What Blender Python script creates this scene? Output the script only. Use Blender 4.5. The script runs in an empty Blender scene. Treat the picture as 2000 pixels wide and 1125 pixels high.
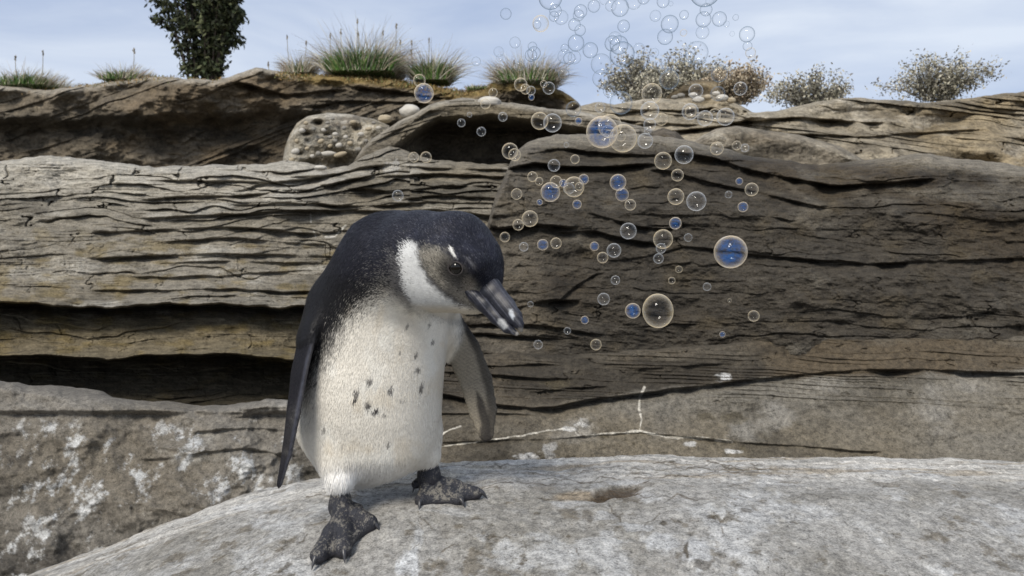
import bpy, math, random, time
import numpy as np
from mathutils import Vector
T0 = time.time()
sc = bpy.context.scene
col = sc.collection
# ------------------------------------------------------------------ camera, sky, sun, exposure
F = 1500.0                                   # focal length in pixels of a 2000 px wide frame
cam_d = bpy.data.cameras.new('camera'); cam = bpy.data.objects.new('camera', cam_d); col.objects.link(cam)
cam_d.sensor_width = 36; cam_d.lens = 27.0; cam_d.clip_start = 0.02; cam_d.clip_end = 500
cam.location = (0, 0, 0); cam.rotation_euler = (math.radians(90), 0, 0)
cam_d.dof.use_dof = True; cam_d.dof.focus_distance = 1.22; cam_d.dof.aperture_fstop = 9.0
sc.camera = cam
w = bpy.data.worlds.new('World'); sc.world = w; w.use_nodes = True
nt = w.node_tree; N = nt.nodes; L = nt.links; N.clear()
wo = N.new('ShaderNodeOutputWorld'); bg = N.new('ShaderNodeBackground'); L.new(bg.outputs[0], wo.inputs[0])
SUN_EL, SUN_AZ = math.radians(43), math.radians(-155)        # azimuth from +Y towards +X
sky = N.new('ShaderNodeTexSky'); sky.sky_type = 'NISHITA'; sky.sun_disc = False
sky.sun_elevation = SUN_EL; sky.sun_rotation = SUN_AZ; sky.altitude = 10; sky.dust_density = 1.5
tc = N.new('ShaderNodeTexCoord'); mp = N.new('ShaderNodeMapping'); mp.inputs['Scale'].default_value = (1.6, 1.6, 6.0)
L.new(tc.outputs['Generated'], mp.inputs[0])
nz = N.new('ShaderNodeTexNoise'); nz.inputs['Scale'].default_value = 1.7; nz.inputs['Detail'].default_value = 6; nz.inputs['Roughness'].default_value = .55
nz.inputs['Distortion'].default_value = .4
L.new(mp.outputs[0], nz.inputs['Vector'])
cr = N.new('ShaderNodeValToRGB'); L.new(nz.outputs['Fac'], cr.inputs[0])
cr.color_ramp.elements[0].position = .32; cr.color_ramp.elements[0].color = (3.6, 4.3, 5.8, 1)
cr.color_ramp.elements[1].position = .68; cr.color_ramp.elements[1].color = (6.0, 6.5, 7.3, 1)
mx = N.new('ShaderNodeMix'); mx.data_type = 'RGBA'; mx.inputs[0].default_value = .86
L.new(sky.outputs[0], mx.inputs[6]); L.new(cr.outputs[0], mx.inputs[7]); L.new(mx.outputs[2], bg.inputs[0])
bg.inputs[1].default_value = 0.10
sd = bpy.data.lights.new('sun', 'SUN'); sd.energy = 2.8; sd.angle = math.radians(20); sd.color = (1, .93, .82)
sun = bpy.data.objects.new('sun', sd); col.objects.link(sun)
dirv = Vector((math.sin(SUN_AZ) * math.cos(SUN_EL), math.cos(SUN_AZ) * math.cos(SUN_EL), math.sin(SUN_EL)))
sun.rotation_euler = dirv.to_track_quat('Z', 'Y').to_euler(); sun.location = dirv * 8
sc.view_settings.view_transform = 'Standard'; sc.view_settings.look = 'None'
sc.view_settings.exposure = 0.42; sc.view_settings.gamma = 1.0; sc.view_settings.use_curve_mapping = False
sc.render.engine = 'CYCLES'
sc.cycles.transparent_max_bounces = 40; sc.cycles.max_bounces = 6

# ------------------------------------------------------------------ helpers
rng = np.random.default_rng(7); random.seed(7)
def P(px, py, Y):
    """point of the place that stands Y metres from the camera in the direction (px, py)"""
    px, py, Y = np.broadcast_arrays(np.asarray(px, float), np.asarray(py, float), np.asarray(Y, float))
    return np.stack([(px - 1000) / F * Y, Y, (562.5 - py) / F * Y], -1)
TAB = np.random.default_rng(5).random((512, 512)).astype(np.float32) * 2 - 1
TABF = TAB.ravel()
def vnoise(x, y, z=0.0, s=0):
    if np.ndim(z) or z:                                       # a third dimension by rotating planes (small meshes only)
        return (vnoise(x + .7 * z, y - .6 * z, 0, s) + vnoise(y + 5.2 + .5 * x, z * 1.1, 0, s + 11) + vnoise(z + 3.3, x * 1.1, 0, s + 23)) * .75
    x, y = np.broadcast_arrays(np.asarray(x, np.float32), np.asarray(y, np.float32))
    fx = np.floor(x); fy = np.floor(y); ix = fx.astype(np.int32) + s * 37; iy = fy.astype(np.int32) + s * 71; fx = x - fx; fy = y - fy
    fx = fx * fx * (3 - 2 * fx); fy = fy * fy * (3 - 2 * fy)
    x0 = ix & 511; x1 = (ix + 1) & 511; y0 = (iy & 511) << 9; y1 = ((iy + 1) & 511) << 9
    a = TABF[y0 + x0]; b = TABF[y0 + x1]; c = TABF[y1 + x0]; d = TABF[y1 + x1]
    a = a + (b - a) * fx; c = c + (d - c) * fx
    return a + (c - a) * fy
def fbm(x, y, z=0.0, o=5, s=0, g=.5):
    r = 0; a = 1; t = 0
    for i in range(o):
        r = r + a * vnoise(x * 2 ** i + 17.3 * i, y * 2 ** i - 9.1 * i, np.asarray(z) * 2 ** i, s + i); t += a; a *= g
    return r / t
def sst(a, b, x):
    t = np.clip((x - a) / (b - a), 0, 1); return t * t * (3 - 2 * t)
def mixc(c, d, m): return c * (1 - m[..., None]) + np.asarray(d, float) * m[..., None]

def mesh_np(name, V, Q, smooth=True):
    V = np.asarray(V, np.float32).reshape(-1, 3); Q = np.asarray(Q, np.int32); k = Q.shape[1]
    me = bpy.data.meshes.new(name)
    me.vertices.add(len(V)); me.vertices.foreach_set('co', V.ravel())
    me.loops.add(Q.size); me.loops.foreach_set('vertex_index', Q.ravel())
    me.polygons.add(len(Q)); me.polygons.foreach_set('loop_start', np.arange(0, Q.size, k, dtype=np.int32))
    try: me.polygons.foreach_set('loop_total', np.full(len(Q), k, np.int32))
    except Exception: pass
    me.update(calc_edges=True); me.validate()
    if smooth: me.polygons.foreach_set('use_smooth', np.ones(len(me.polygons), bool))
    return me
def setcol(me, C):
    C = np.clip(np.asarray(C, np.float32).reshape(-1, 3), 0, 1)
    at = me.color_attributes.new('Col', 'FLOAT_COLOR', 'POINT')
    at.data.foreach_set('color', np.concatenate([C, np.ones((len(C), 1), np.float32)], 1).ravel())
def link(name, me, mat=None, parent=None, loc=None):
    o = bpy.data.objects.new(name, me); col.objects.link(o)
    if mat is not None and me is not None and not me.materials: me.materials.append(mat)
    if parent is not None: o.parent = parent
    if loc is not None: o.location = loc
    return o
def tag(o, label=None, cat=None, group=None, kind=None):
    if label: o['label'] = label
    if cat: o['category'] = cat
    if group: o['group'] = group
    if kind: o['kind'] = kind
    return o
def empty(name, loc=(0, 0, 0)):
    o = bpy.data.objects.new(name, None); o.location = loc; o.empty_display_size = .05; col.objects.link(o); return o
def recentre(V):
    V = np.asarray(V).reshape(-1, 3); c = np.array([(V[:, 0].min() + V[:, 0].max()) / 2, (V[:, 1].min() + V[:, 1].max()) / 2, V[:, 2].min()])
    return V - c, c
def joinm(parts):
    """list of (V, F with equal k) -> one V, F"""
    vs = []; fs = []; n = 0
    for v, f in parts: vs.append(v); fs.append(np.asarray(f) + n); n += len(v)
    return np.concatenate(vs), np.concatenate(fs)

# ------------------------------------------------------------------ materials
def mat_new(name):
    m = bpy.data.materials.new(name); m.use_nodes = True; n = m.node_tree.nodes; n.clear()
    o = n.new('ShaderNodeOutputMaterial'); b = n.new('ShaderNodeBsdfPrincipled'); m.node_tree.links.new(b.outputs[0], o.inputs[0])
    return m, n, m.node_tree.links, b, o
def mat_vcol(name, rough=.85, spec=.3, var=.35, scales=(45, 260), bump=.5, bdist=.004, squash=(1, 1, 1), vor=0, speck=0):
    """colour from the attribute Col, broken up by world-scale noise, with fine relief"""
    m, n, l, b, o = mat_new(name)
    at = n.new('ShaderNodeAttribute'); at.attribute_name = 'Col'
    tc = n.new('ShaderNodeTexCoord'); mp = n.new('ShaderNodeMapping'); mp.inputs['Scale'].default_value = squash; l.new(tc.outputs['Object'], mp.inputs[0])
    a = n.new('ShaderNodeTexNoise'); a.inputs['Scale'].default_value = scales[0]; a.inputs['Detail'].default_value = 8; a.inputs['Roughness'].default_value = .65
    c = n.new('ShaderNodeTexNoise'); c.inputs['Scale'].default_value = scales[1]; c.inputs['Detail'].default_value = 5; c.inputs['Roughness'].default_value = .7
    l.new(mp.outputs[0], a.inputs['Vector']); l.new(tc.outputs['Object'], c.inputs['Vector'])
    ad = n.new('ShaderNodeMath'); ad.operation = 'ADD'; l.new(a.outputs['Fac'], ad.inputs[0]); l.new(c.outputs['Fac'], ad.inputs[1])
    mr = n.new('ShaderNodeMapRange'); mr.inputs['From Min'].default_value = .7; mr.inputs['From Max'].default_value = 1.3
    mr.inputs['To Min'].default_value = 1 - var; mr.inputs['To Max'].default_value = 1 + var; l.new(ad.outputs[0], mr.inputs['Value'])
    vm = n.new('ShaderNodeVectorMath'); vm.operation = 'SCALE'; l.new(at.outputs['Color'], vm.inputs[0]); l.new(mr.outputs[0], vm.inputs['Scale'])
    if speck:                                              # dark lichen specks and pale grains
        sn = n.new('ShaderNodeTexNoise'); sn.inputs['Scale'].default_value = speck; sn.inputs['Detail'].default_value = 4; sn.inputs['Roughness'].default_value = .75; l.new(tc.outputs['Object'], sn.inputs['Vector'])
        sr = n.new('ShaderNodeValToRGB'); l.new(sn.outputs['Fac'], sr.inputs[0]); e = sr.color_ramp.elements; e[0].position = .30; e[0].color = (1.45,) * 3 + (1,); e[1].position = .70; e[1].color = (.28, .25, .22, 1)
        for p_, v_ in ((.39, 1.0), (.60, 1.0)): q_ = e.new(p_); q_.color = (v_, v_, v_, 1)
        v2 = n.new('ShaderNodeVectorMath'); v2.operation = 'MULTIPLY'; l.new(vm.outputs[0], v2.inputs[0]); l.new(sr.outputs[0], v2.inputs[1]); vm = v2
    l.new(vm.outputs[0], b.inputs['Base Color'])
    bu = n.new('ShaderNodeBump'); bu.inputs['Strength'].default_value = bump; bu.inputs['Distance'].default_value = bdist
    src = ad.outputs[0]
    if vor:
        v = n.new('ShaderNodeTexVoronoi'); v.inputs['Scale'].default_value = vor; l.new(tc.outputs['Object'], v.inputs['Vector'])
        a2 = n.new('ShaderNodeMath'); a2.operation = 'ADD'; l.new(ad.outputs[0], a2.inputs[0]); l.new(v.outputs['Distance'], a2.inputs[1]); src = a2.outputs[0]
    l.new(src, bu.inputs['Height']); l.new(bu.outputs[0], b.inputs['Normal'])
    b.inputs['Roughness'].default_value = rough; b.inputs['Specular IOR Level'].default_value = spec
    return m
def mat_plain(name, c, rough=.6, spec=.4, var=.2, scale=60):
    m, n, l, b, o = mat_new(name)
    tc = n.new('ShaderNodeTexCoord'); a = n.new('ShaderNodeTexNoise'); a.inputs['Scale'].default_value = scale; a.inputs['Detail'].default_value = 5; l.new(tc.outputs['Object'], a.inputs['Vector'])
    r = n.new('ShaderNodeValToRGB'); l.new(a.outputs['Fac'], r.inputs[0])
    r.color_ramp.elements[0].position = .3; r.color_ramp.elements[1].position = .7
    r.color_ramp.elements[0].color = (*[q * (1 - var) for q in c], 1); r.color_ramp.elements[1].color = (*[min(1, q * (1 + var)) for q in c], 1)
    l.new(r.outputs[0], b.inputs['Base Color']); b.inputs['Roughness'].default_value = rough; b.inputs['Specular IOR Level'].default_value = spec
    return m
M_rock = mat_vcol('rock', bump=1.0, bdist=.006, squash=(.5, 1, 2.2), scales=(42, 210), var=.8, speck=70)
M_rock_far = mat_vcol('rock_far', bump=.9, bdist=.014, scales=(16, 75), var=.7, speck=34)
M_slab = mat_vcol('slab', bump=.9, bdist=.0035, scales=(70, 290), var=.7, speck=150)
M_soil = mat_plain('soil', (.10, .085, .06), rough=.95, var=.4, scale=6)

# ------------------------------------------------------------------ ground under everything
def grid_faces(ny, nx):
    i = np.arange(ny - 1)[:, None] * nx + np.arange(nx - 1)[None]
    return np.stack([i, i + 1, i + nx + 1, i + nx], -1).reshape(-1, 4)
gx, gy = np.meshgrid(np.concatenate([np.linspace(-200, -8, 8), np.linspace(-7, 7, 40), np.linspace(8, 200, 8)]), np.concatenate([np.linspace(-200, -3, 8), np.linspace(-2, 9, 40), np.linspace(10, 200, 8)]))
gz = -1.15 + .12 * fbm(gx * .7, gy * .7, o=3) + .9 * sst(4.6, 7.5, gy) 
me = mesh_np('ground', np.stack([gx, gy, gz], -1), grid_faces(*gx.shape))
tag(link('ground', me, M_soil), 'brown stony soil underneath the rocks', kind='structure')

# ------------------------------------------------------------------ rock sheets
def poly(pts): 
    a = np.array(pts, float); return lambda x: np.interp(x, a[:, 0], a[:, 1])
def ledge(px, py, pts, d, wb=14, wa=9, fade=35, wob=3.0, seed=0, sharp=1.6):
    """an open joint along a traced line: the stone above it stands out as a lip, below it the face is cut back"""
    a = np.array(pts, float)
    y = np.interp(px, a[:, 0], a[:, 1]) + wob * fbm(px / 55, 0 * px + seed * 3.7, o=5, s=seed) + wob * 1.6 * vnoise(px / 210, 0 * px + seed * 1.9, s=seed + 2)
    m = sst(a[0, 0] - fade, a[0, 0] + fade * .3, px) * (1 - sst(a[-1, 0] - fade * .3, a[-1, 0] + fade, px))
    m = m * np.clip(.6 + .75 * fbm(px / 60, 0 * px + seed, o=3, s=seed + 5), .12, 1.3)
    if d > .2: m = (sst(a[0, 0] - fade, a[0, 0] + fade, px) * (1 - sst(a[-1, 0] - fade, a[-1, 0] + fade, px))) * (.95 + .2 * vnoise(px / 160, 0 * px + seed, s=seed + 5))
    s = py - y
    st = .5 + .5 * np.tanh(s / sharp)
    return d * m * (st * np.exp(-np.maximum(s, 0) / wb) - .55 * (1 - st) * np.exp(np.minimum(s, 0) / wa)), y, m
def lamin(px, py, freq, amp, seed, warp=.35, xs=150.0):
    """bedding: many thin uneven rounded layers that swell, pinch out and join"""
    q = py + 1.6 / freq * vnoise(py * freq * .31, 0 * py + seed, s=seed + 2) + 2.4 / freq * warp * fbm(px / xs, py / 70, o=4, s=seed, g=.55)
    ph = q * freq; k = np.floor(ph); f = ph - k
    a = sst(-.25, .75, vnoise(k * .73 + seed, px / 190 + k * 5.1, s=seed + 3) + .4 * vnoise(px / 45, py / 25, s=seed + 4))
    g = np.minimum(f / .16, 1); body = g * g * (3 - 2 * g) * np.sqrt(np.maximum(0, 1 - f ** 3))
    # f runs downwards: open at the top joint, fullest just above the next joint
    body = np.sqrt(np.clip(f * 1.15, 0, 1)) * (1 - sst(.86, 1.0, f))
    jt = px / 85 + 7.3 * vnoise(k * 1.7 + seed, 0 * k) + .15 * vnoise(px / 9, py / 6, s=seed); jk = np.floor(jt); jf = np.abs(jt - jk - .5)
    jm = sst(.2, .5, vnoise(jk * 3.1, k * 2.3, s=seed + 8)) * (1 - sst(.012, .04, jf))      # short cross joints
    return -amp * a * (body - .5) + amp * .5 * jm
def sheet(name, x0, x1, nx, top, bot, ny, depth, colour, mat, round_top=14, Rtop=.06, back=.5, ncap=14, sides=None, Rside=.25, edge=3.5, seed=1, capdrop=.25):
    xx = np.linspace(x0, x1, 4000); dens = np.where((xx > 430) & (xx < 1500), 1.0, np.where((xx > -40) & (xx < 2040), .6, .12)); cu = np.cumsum(dens)
    px = np.interp(np.linspace(cu[0], cu[-1], nx), cu, xx)[None]; t = np.linspace(0, 1, ny)[:, None]
    tp = top(px) + edge * fbm(px / 28, px * 0 + seed, o=5, s=seed); bt = bot(px)
    py = tp + (bt - tp) * t; PX = px + 0 * py
    Y = depth(PX, py)
    s = np.clip((py - tp) / round_top, 0, 1); Y = Y + Rtop * (1 - np.sqrt(1 - (1 - s) ** 2))
    if sides:
        for e, wd in sides:
            q = np.clip(np.abs(PX - e) / wd, 0, 1); Y = Y + Rside * (1 - np.sqrt(1 - (1 - q) ** 2 * .98))
    V = P(PX, py, Y); C = colour(PX, py, V)
    cv = []; cc = []
    for i in range(1, ncap + 1):                      # the top of the rock runs back from the edge
        u = i / ncap; r = V[0].copy(); d = back * u ** 1.3
        r[:, 1] += d; r[:, 0] += (px[0] - 1000) / F * d * .6
        r[:, 2] += -capdrop * back * u * u + .03 * fbm(r[:, 0] * 5, r[:, 1] * 5, o=4, s=seed) * min(1, u * 2)
        cv.append(r); cc.append(C[0])
    r = cv[-1].copy(); r[:, 2] -= .8; r[:, 1] += .1; cv.append(r); cc.append(C[0])
    V = np.concatenate([np.array(cv)[::-1], V]); C = np.concatenate([np.array(cc)[::-1], C])
    V2, c = recentre(V)
    me = mesh_np(name, V2, grid_faces(V.shape[0], nx)); setcol(me, C)
    return link(name, me, mat, loc=c)
def rockcol(base, warm, dark, light, seed, sx=1.0, bed=1.0):
    """weathered stone: base with warmer, darker and paler bands and patches"""
    def f(px, py, V):
        x, z = V[..., 0], V[..., 2]
        c = np.ones(px.shape + (3,)) * np.array(base)
        c = mixc(c, warm, sst(-.1, .45, fbm(x * 2.2 * sx, z * 5 * sx, o=5, s=seed)) * .8)
        c = mixc(c, dark, sst(.02, .4, fbm(x * 3.1 * sx, z * 9 * bed * sx, o=6, s=seed + 20, g=.6)) * .75)
        c = mixc(c, light, sst(.12, .5, fbm(x * 5 * sx, z * 16 * bed * sx, o=6, s=seed + 40, g=.6)) * .7)
        return c
    return f
def vein(c, px, py, pts, w, colr, seed=0, wob=2.0, a=.85):
    P_ = np.array(pts, float)
    x = px + wob * fbm(px / 12, py / 12, o=3, s=seed); y = py + wob * fbm(px / 12, py / 12, o=3, s=seed + 31)
    d = np.full(px.shape, 1e9)
    for (ax, ay), (bx, by) in zip(P_[:-1], P_[1:]):
        dx, dy = bx - ax, by - ay; u = np.clip(((x - ax) * dx + (y - ay) * dy) / (dx * dx + dy * dy), 0, 1)
        d = np.minimum(d, np.hypot(x - ax - u * dx, y - ay - u * dy))
    w = w * np.clip(.75 + .8 * fbm(px / 22, py / 22, o=3, s=seed + 3), .25, 1.5)
    m = (1 - sst(w * .35, w, d)) * (.55 + .45 * sst(-.5, .2, fbm(px / 9, py / 9, o=3, s=seed + 7)))
    return mixc(c, colr, m * a)
def patch(c, px, py, cx, cy, rx, ry, colr, a=.8, seed=0, rough=.45, rot=0.0):
    co, si = math.cos(rot), math.sin(rot); dx = px - cx; dy = py - cy
    u = (dx * co + dy * si) / rx; v = (-dx * si + dy * co) / ry
    d = np.sqrt(u * u + v * v) + rough * fbm(px / (rx * .6 + 3), py / (ry * .6 + 3), o=5, s=seed)
    return mixc(c, colr, (1 - sst(.6, 1.1, d)) * a)

# left: stacked weathered beds
LB = [([(330, 352), (465, 351), (520, 353), (600, 346), (650, 335)], .05), ([(465, 372), (500, 360), (560, 352), (615, 347)], .03),
      ([(300, 390), (465, 386), (520, 380), (545, 372), (620, 374), (645, 366), (700, 370), (760, 374), (860, 362), (960, 365)], .06),
      ([(465, 405), (560, 398), (620, 395), (660, 402), (760, 402), (840, 394), (960, 398)], .05),
      ([(560, 345), (640, 343), (700, 328), (760, 318), (860, 324), (1000, 332)], .04), ([(640, 362), (700, 347), (760, 341), (860, 336), (980, 346)], .05),
      ([(760, 388), (860, 380), (980, 386)], .05),
      ([(300, 425), (465, 419), (560, 415), (640, 414), (760, 416), (860, 412), (960, 420)], .06),
      ([(200, 450), (465, 446), (540, 449), (612, 454)], .05), ([(300, 470), (465, 463), (560, 470), (680, 478)], .035),
      ([(200, 505), (465, 497), (560, 500), (700, 502)], .05), ([(300, 520), (465, 514), (620, 516)], .035), ([(250, 545), (465, 532), (620, 530)], .03),
      ([(200, 565), (465, 566), (560, 572), (640, 570)], .045), ([(300, 585), (465, 578), (620, 583)], .03)]
def cliff_left_depth(px, py):
    x, z = (px - 1000) / F * 2.5, (562 - py) / F * 2.5
    Y = 2.42 + .0011 * np.maximum(0, 620 - py) + .10 * fbm(x * 1.3, z * 2.0, o=4, s=3) + .035 * fbm(x * 4, z * 8, o=5, s=5) + .014 * fbm(x * 16, z * 40, o=6, s=6, g=.6)
    for i, (pt, d) in enumerate(LB): Y = Y + ledge(px, py, pt, d, seed=i + 10, wb=13, wa=8)[0]
    Y = Y + lamin(px, py + 30 * fbm(px / 200, py / 90, o=3, s=62) + .10 * np.maximum(0, px - 560) * (px < 800) * sst(420, 330, py), 1 / 19., .050, 61) * (1 - .62 * sst(410, 490, py)) + .06 * fbm(x * 3 + z * 2, z * 5 - x, o=4, s=63) * sst(470, 380, py) + lamin(px, py, 1 / 6.5, .008, 71) + .012 * np.abs(fbm(x * 9, z * 30, o=4, s=72))
    # the deep undercut at the foot of the beds and the next bed below it
    Y = Y + ledge(px, py, [(-200, 600), (300, 596), (465, 604), (560, 607), (660, 604), (900, 600)], .26, wb=20, wa=26, seed=40, wob=7)[0]
    Y = Y + ledge(px, py, [(-200, 690), (465, 700), (560, 704), (660, 700), (900, 700)], .34, wb=42, wa=20, seed=41, wob=7)[0]
    Y = Y + .16 * sst(575, 640, py) * 0 
    return Y
lc = rockcol((.215, .195, .158), (.19, .16, .11), (.075, .066, .050), (.37, .35, .305), 100)
def cliff_left_col(px, py, V):
    c = lc(px, py, V) * .95
    c = mixc(c, (.42, .395, .34), sst(425, 345, py) * sst(720, 560, px) * .7)  # upper ledges paled in the colour, as if catching the sun
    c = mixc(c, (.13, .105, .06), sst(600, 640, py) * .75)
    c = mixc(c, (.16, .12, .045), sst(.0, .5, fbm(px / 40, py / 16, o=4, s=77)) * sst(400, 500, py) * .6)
    c = mixc(c, (.03, .027, .022), sst(705, 730, py) * .6)  # shade of the deep undercut put into the colour
    for pt in ([(606, 416), (607, 434)], [(612, 450), (616, 462)], [(636, 463), (655, 462), (668, 448), (676, 440)]): c = vein(c, px, py, pt, 3, (.62, .6, .54), 5)
    c = patch(c, px, py, 765, 330, 14, 18, (.5, .49, .46), .5, 4, 1.6)
    return c
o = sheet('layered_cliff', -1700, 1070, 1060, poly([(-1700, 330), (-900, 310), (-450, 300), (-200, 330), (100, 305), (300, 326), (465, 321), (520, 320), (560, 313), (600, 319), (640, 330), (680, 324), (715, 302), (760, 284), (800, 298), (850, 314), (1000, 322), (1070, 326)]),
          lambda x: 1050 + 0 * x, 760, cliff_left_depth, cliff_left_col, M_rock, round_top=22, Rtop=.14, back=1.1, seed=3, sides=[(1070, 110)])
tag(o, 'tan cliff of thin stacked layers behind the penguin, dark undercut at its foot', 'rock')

# right: dark rounded outcrop
CB = [([(1000, 330), (1040, 322), (1080, 326), (1180, 330), (1260, 326)], .09, 9, 12), ([(1030, 302), (1090, 292), (1200, 300), (1320, 304)], .035, 8, 8),
      ([(1330, 300), (1400, 312), (1469, 338), (1620, 360), (1800, 350)], .08, 14, 12),
      ([(985, 444), (1050, 434), (1110, 440)], .10, 12, 12), ([(1110, 452), (1160, 450), (1220, 463), (1330, 478), (1400, 488), (1469, 498), (1700, 520), (2100, 500)], .05, 10, 8),
      ([(1010, 604), (1060, 592), (1105, 588)], .08, 10, 12), ([(1095, 585), (1125, 560), (1165, 538)], .05, 8, 10),
      ([(900, 632), (1000, 636), (1100, 640), (1150, 650)], .06, 7, 8), ([(900, 612), (960, 616), (1010, 618)], .05, 7, 8),
      ([(900, 655), (1000, 658), (1080, 664)], .05, 7, 8), ([(1160, 420), (1240, 440), (1300, 446)], .03, 9, 8), ([(1290, 330), (1380, 352), (1469, 372), (1600, 400)], .03, 12, 9)]
def cliff_right_depth(px, py):
    x, z = (px - 1000) / F * 2.2, (562 - py) / F * 2.2
    Y = 2.16 + .0011 * np.abs(py - 420) * (py < 420) - .0003 * (py - 420) * (py > 420) + .09 * fbm(x * 1.6, z * 2.2, o=4, s=33) + .040 * fbm(x * 4, z * 7, o=5, s=35) + .016 * fbm(x * 18, z * 34, o=6, s=36, g=.6)
    for i, (pt, d, wb, wa) in enumerate(CB): Y = Y + ledge(px, py, pt, d, seed=i + 50, wb=wb, wa=wa)[0]
    g = .35 + .65 * sst(-.2, .5, fbm(px / 160, py / 90, o=3, s=90))
    tilt = py - .10 * (px - 1200) * sst(380, 540, py)
    Y = Y + lamin(px, tilt, 1 / 9., .005, 66) * g + lamin(px, py, 1 / 30., .022, 67) * g + .030 * np.abs(fbm(x * 6 + z * 2, z * 11, o=5, s=68, g=.58)) + .05 * fbm(x * 2.6 + z * 1.5, z * 3.4 - x, o=3, s=69)
    Y = Y + .05 * np.exp(-((px - 1068) ** 2 / 1400 + (py - 560) ** 2 / 2600)) * -1
    return Y
rc = rockcol((.074, .064, .050), (.076, .058, .036), (.026, .022, .018), (.17, .152, .122), 200, bed=.7)
def cliff_right_col(px, py, V):
    c = rc(px, py, V) * .70
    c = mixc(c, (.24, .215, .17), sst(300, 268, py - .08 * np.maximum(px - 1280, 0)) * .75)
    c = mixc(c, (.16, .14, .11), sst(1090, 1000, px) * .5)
    c = mixc(c, (.15, .11, .05), sst(.1, .6, fbm(px / 60, py / 45, o=4, s=277)) * .15)
    return c
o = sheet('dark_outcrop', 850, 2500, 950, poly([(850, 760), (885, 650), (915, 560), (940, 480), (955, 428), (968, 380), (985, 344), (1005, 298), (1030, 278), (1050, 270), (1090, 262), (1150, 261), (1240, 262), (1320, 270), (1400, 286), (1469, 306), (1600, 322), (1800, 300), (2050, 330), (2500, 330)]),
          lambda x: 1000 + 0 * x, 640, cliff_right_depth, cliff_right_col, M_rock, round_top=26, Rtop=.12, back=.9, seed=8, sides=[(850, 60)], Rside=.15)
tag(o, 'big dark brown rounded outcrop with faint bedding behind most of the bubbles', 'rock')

# lower grey slab behind the penguin's right side
SB = [([(700, 770), (860, 772), (960, 788), (1040, 792), (1080, 790), (1150, 776), (1240, 765), (1330, 755), (1469, 737), (1700, 720), (2100, 730)], .055, 9, 10),
      ([(860, 728), (960, 734), (1040, 740), (1110, 742)], .026, 8, 8), ([(880, 710), (980, 716), (1060, 714)], .02, 6, 6), ([(1240, 722), (1340, 716), (1400, 712)], .018, 7, 7),
      ([(1050, 770), (1100, 762), (1170, 756)], .018, 7, 7), ([(860, 808), (960, 806), (1040, 812)], .02, 6, 6), ([(860, 868), (1000, 858), (1140, 852), (1250, 845), (1430, 862), (1700, 880)], .014, 9, 9)]
def slab_depth(px, py):
    x, z = (px - 1000) / F * 1.95, (562 - py) / F * 1.95
    Y = 2.03 - .0010 * (py - 690) + .045 * fbm(x * 2, z * 3, o=4, s=133) + .024 * fbm(x * 7, z * 12, o=6, s=135, g=.56) + .0035 * fbm(x * 40, z * 60, o=4, s=136)
    for i, (pt, d, wb, wa) in enumerate(SB): Y = Y + ledge(px, py, pt, d, seed=i + 150, wb=wb, wa=wa)[0]
    Y = Y + lamin(px, py - .05 * (px - 1000), 1 / 8., .012, 166) * sst(810, 770, py) + .008 * np.abs(fbm(x * 14, z * 30, o=5, s=167)) * sst(860, 780, py)
    return Y
sc1 = rockcol((.105, .090, .068), (.105, .08, .05), (.036, .031, .024), (.19, .17, .135), 300)
sc2 = rockcol((.185, .170, .142), (.165, .14, .10), (.085, .075, .058), (.28, .265, .235), 320, bed=.6)
def slab_col(px, py, V):
    m = sst(-6, 6, py - poly([(0, 780), (860, 800), (1000, 800), (1080, 792), (1150, 778), (1330, 758), (1469, 740), (2100, 720)])(px) + 8 * fbm(px / 40, py / 20, o=3, s=5))
    m2 = m * sst(900, 1180, px + 60 * fbm(px / 60, py / 60, o=3, s=9))
    c = sc1(px, py, V) * .8; c = c * (1 - (.25 * m + .75 * m2)[..., None]) + sc2(px, py, V) * .82 * (.25 * m + .75 * m2)[..., None]
    wv = (.58, .55, .48)
    for i, (pt, w_) in enumerate([([(860, 872), (970, 858), (1010, 852), (1060, 843), (1100, 838), (1120, 840), (1132, 851)], 3), ([(1145, 852), (1200, 846), (1250, 842), (1300, 853), (1380, 856), (1430, 863)], 4.2),
                            ([(1257, 757), (1250, 775), (1248, 800), (1253, 820), (1248, 840)], 4), ([(860, 850), (885, 836), (900, 832)], 2.5)]): c = vein(c, px, py, pt, w_, wv, 50 + i)
    for i, (a, b, r1, r2, al) in enumerate([(1415, 738, 18, 9, .85), (1140, 828, 16, 9, .5), (1070, 880, 16, 16, .4), (1030, 893, 22, 9, .7), (1345, 868, 14, 6, .6), (1430, 882, 18, 5, .7), (1110, 838, 14, 6, .5)]):
        c = patch(c, px, py, a, b, r1, r2, (.58, .58, .57), al, 70 + i, .8)
    for i, (a, b, r1, r2) in enumerate([(1450, 878, 9, 6), (1180, 852, 10, 4), (1270, 905, 120, 7), (1440, 902, 30, 5), (1090, 750, 40, 14), (1430, 820, 30, 12), (1380, 815, 26, 8), (1150, 823, 12, 5)]):
        c = patch(c, px, py, a, b, r1, r2, (.07, .058, .035), .6, 90 + i, .7)
    for k in range(60):
        a, b = rng.uniform(860, 2000), rng.uniform(770, 900); c = patch(c, px, py, a, b, rng.uniform(2.5, 8), rng.uniform(1.5, 4), (.075, .066, .052), .6, k, .5) if k < 40 else c
    return c
o = sheet('grey_slab', 620, 2300, 1000, poly([(620, 900), (660, 800), (720, 745), (780, 715), (860, 700), (930, 694), (1000, 688), (1100, 693), (1200, 688), (1300, 681), (1400, 673), (1469, 664), (1700, 660), (2300, 650)]),
          lambda x: 1050 + 0 * x, 380, slab_depth, slab_col, M_slab, round_top=8, Rtop=.05, back=.3, seed=12, sides=[(620, 120)], Rside=.3)
tag(o, 'grey rock slab with thin white mineral veins, just behind the pale boulder', 'rock')

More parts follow.
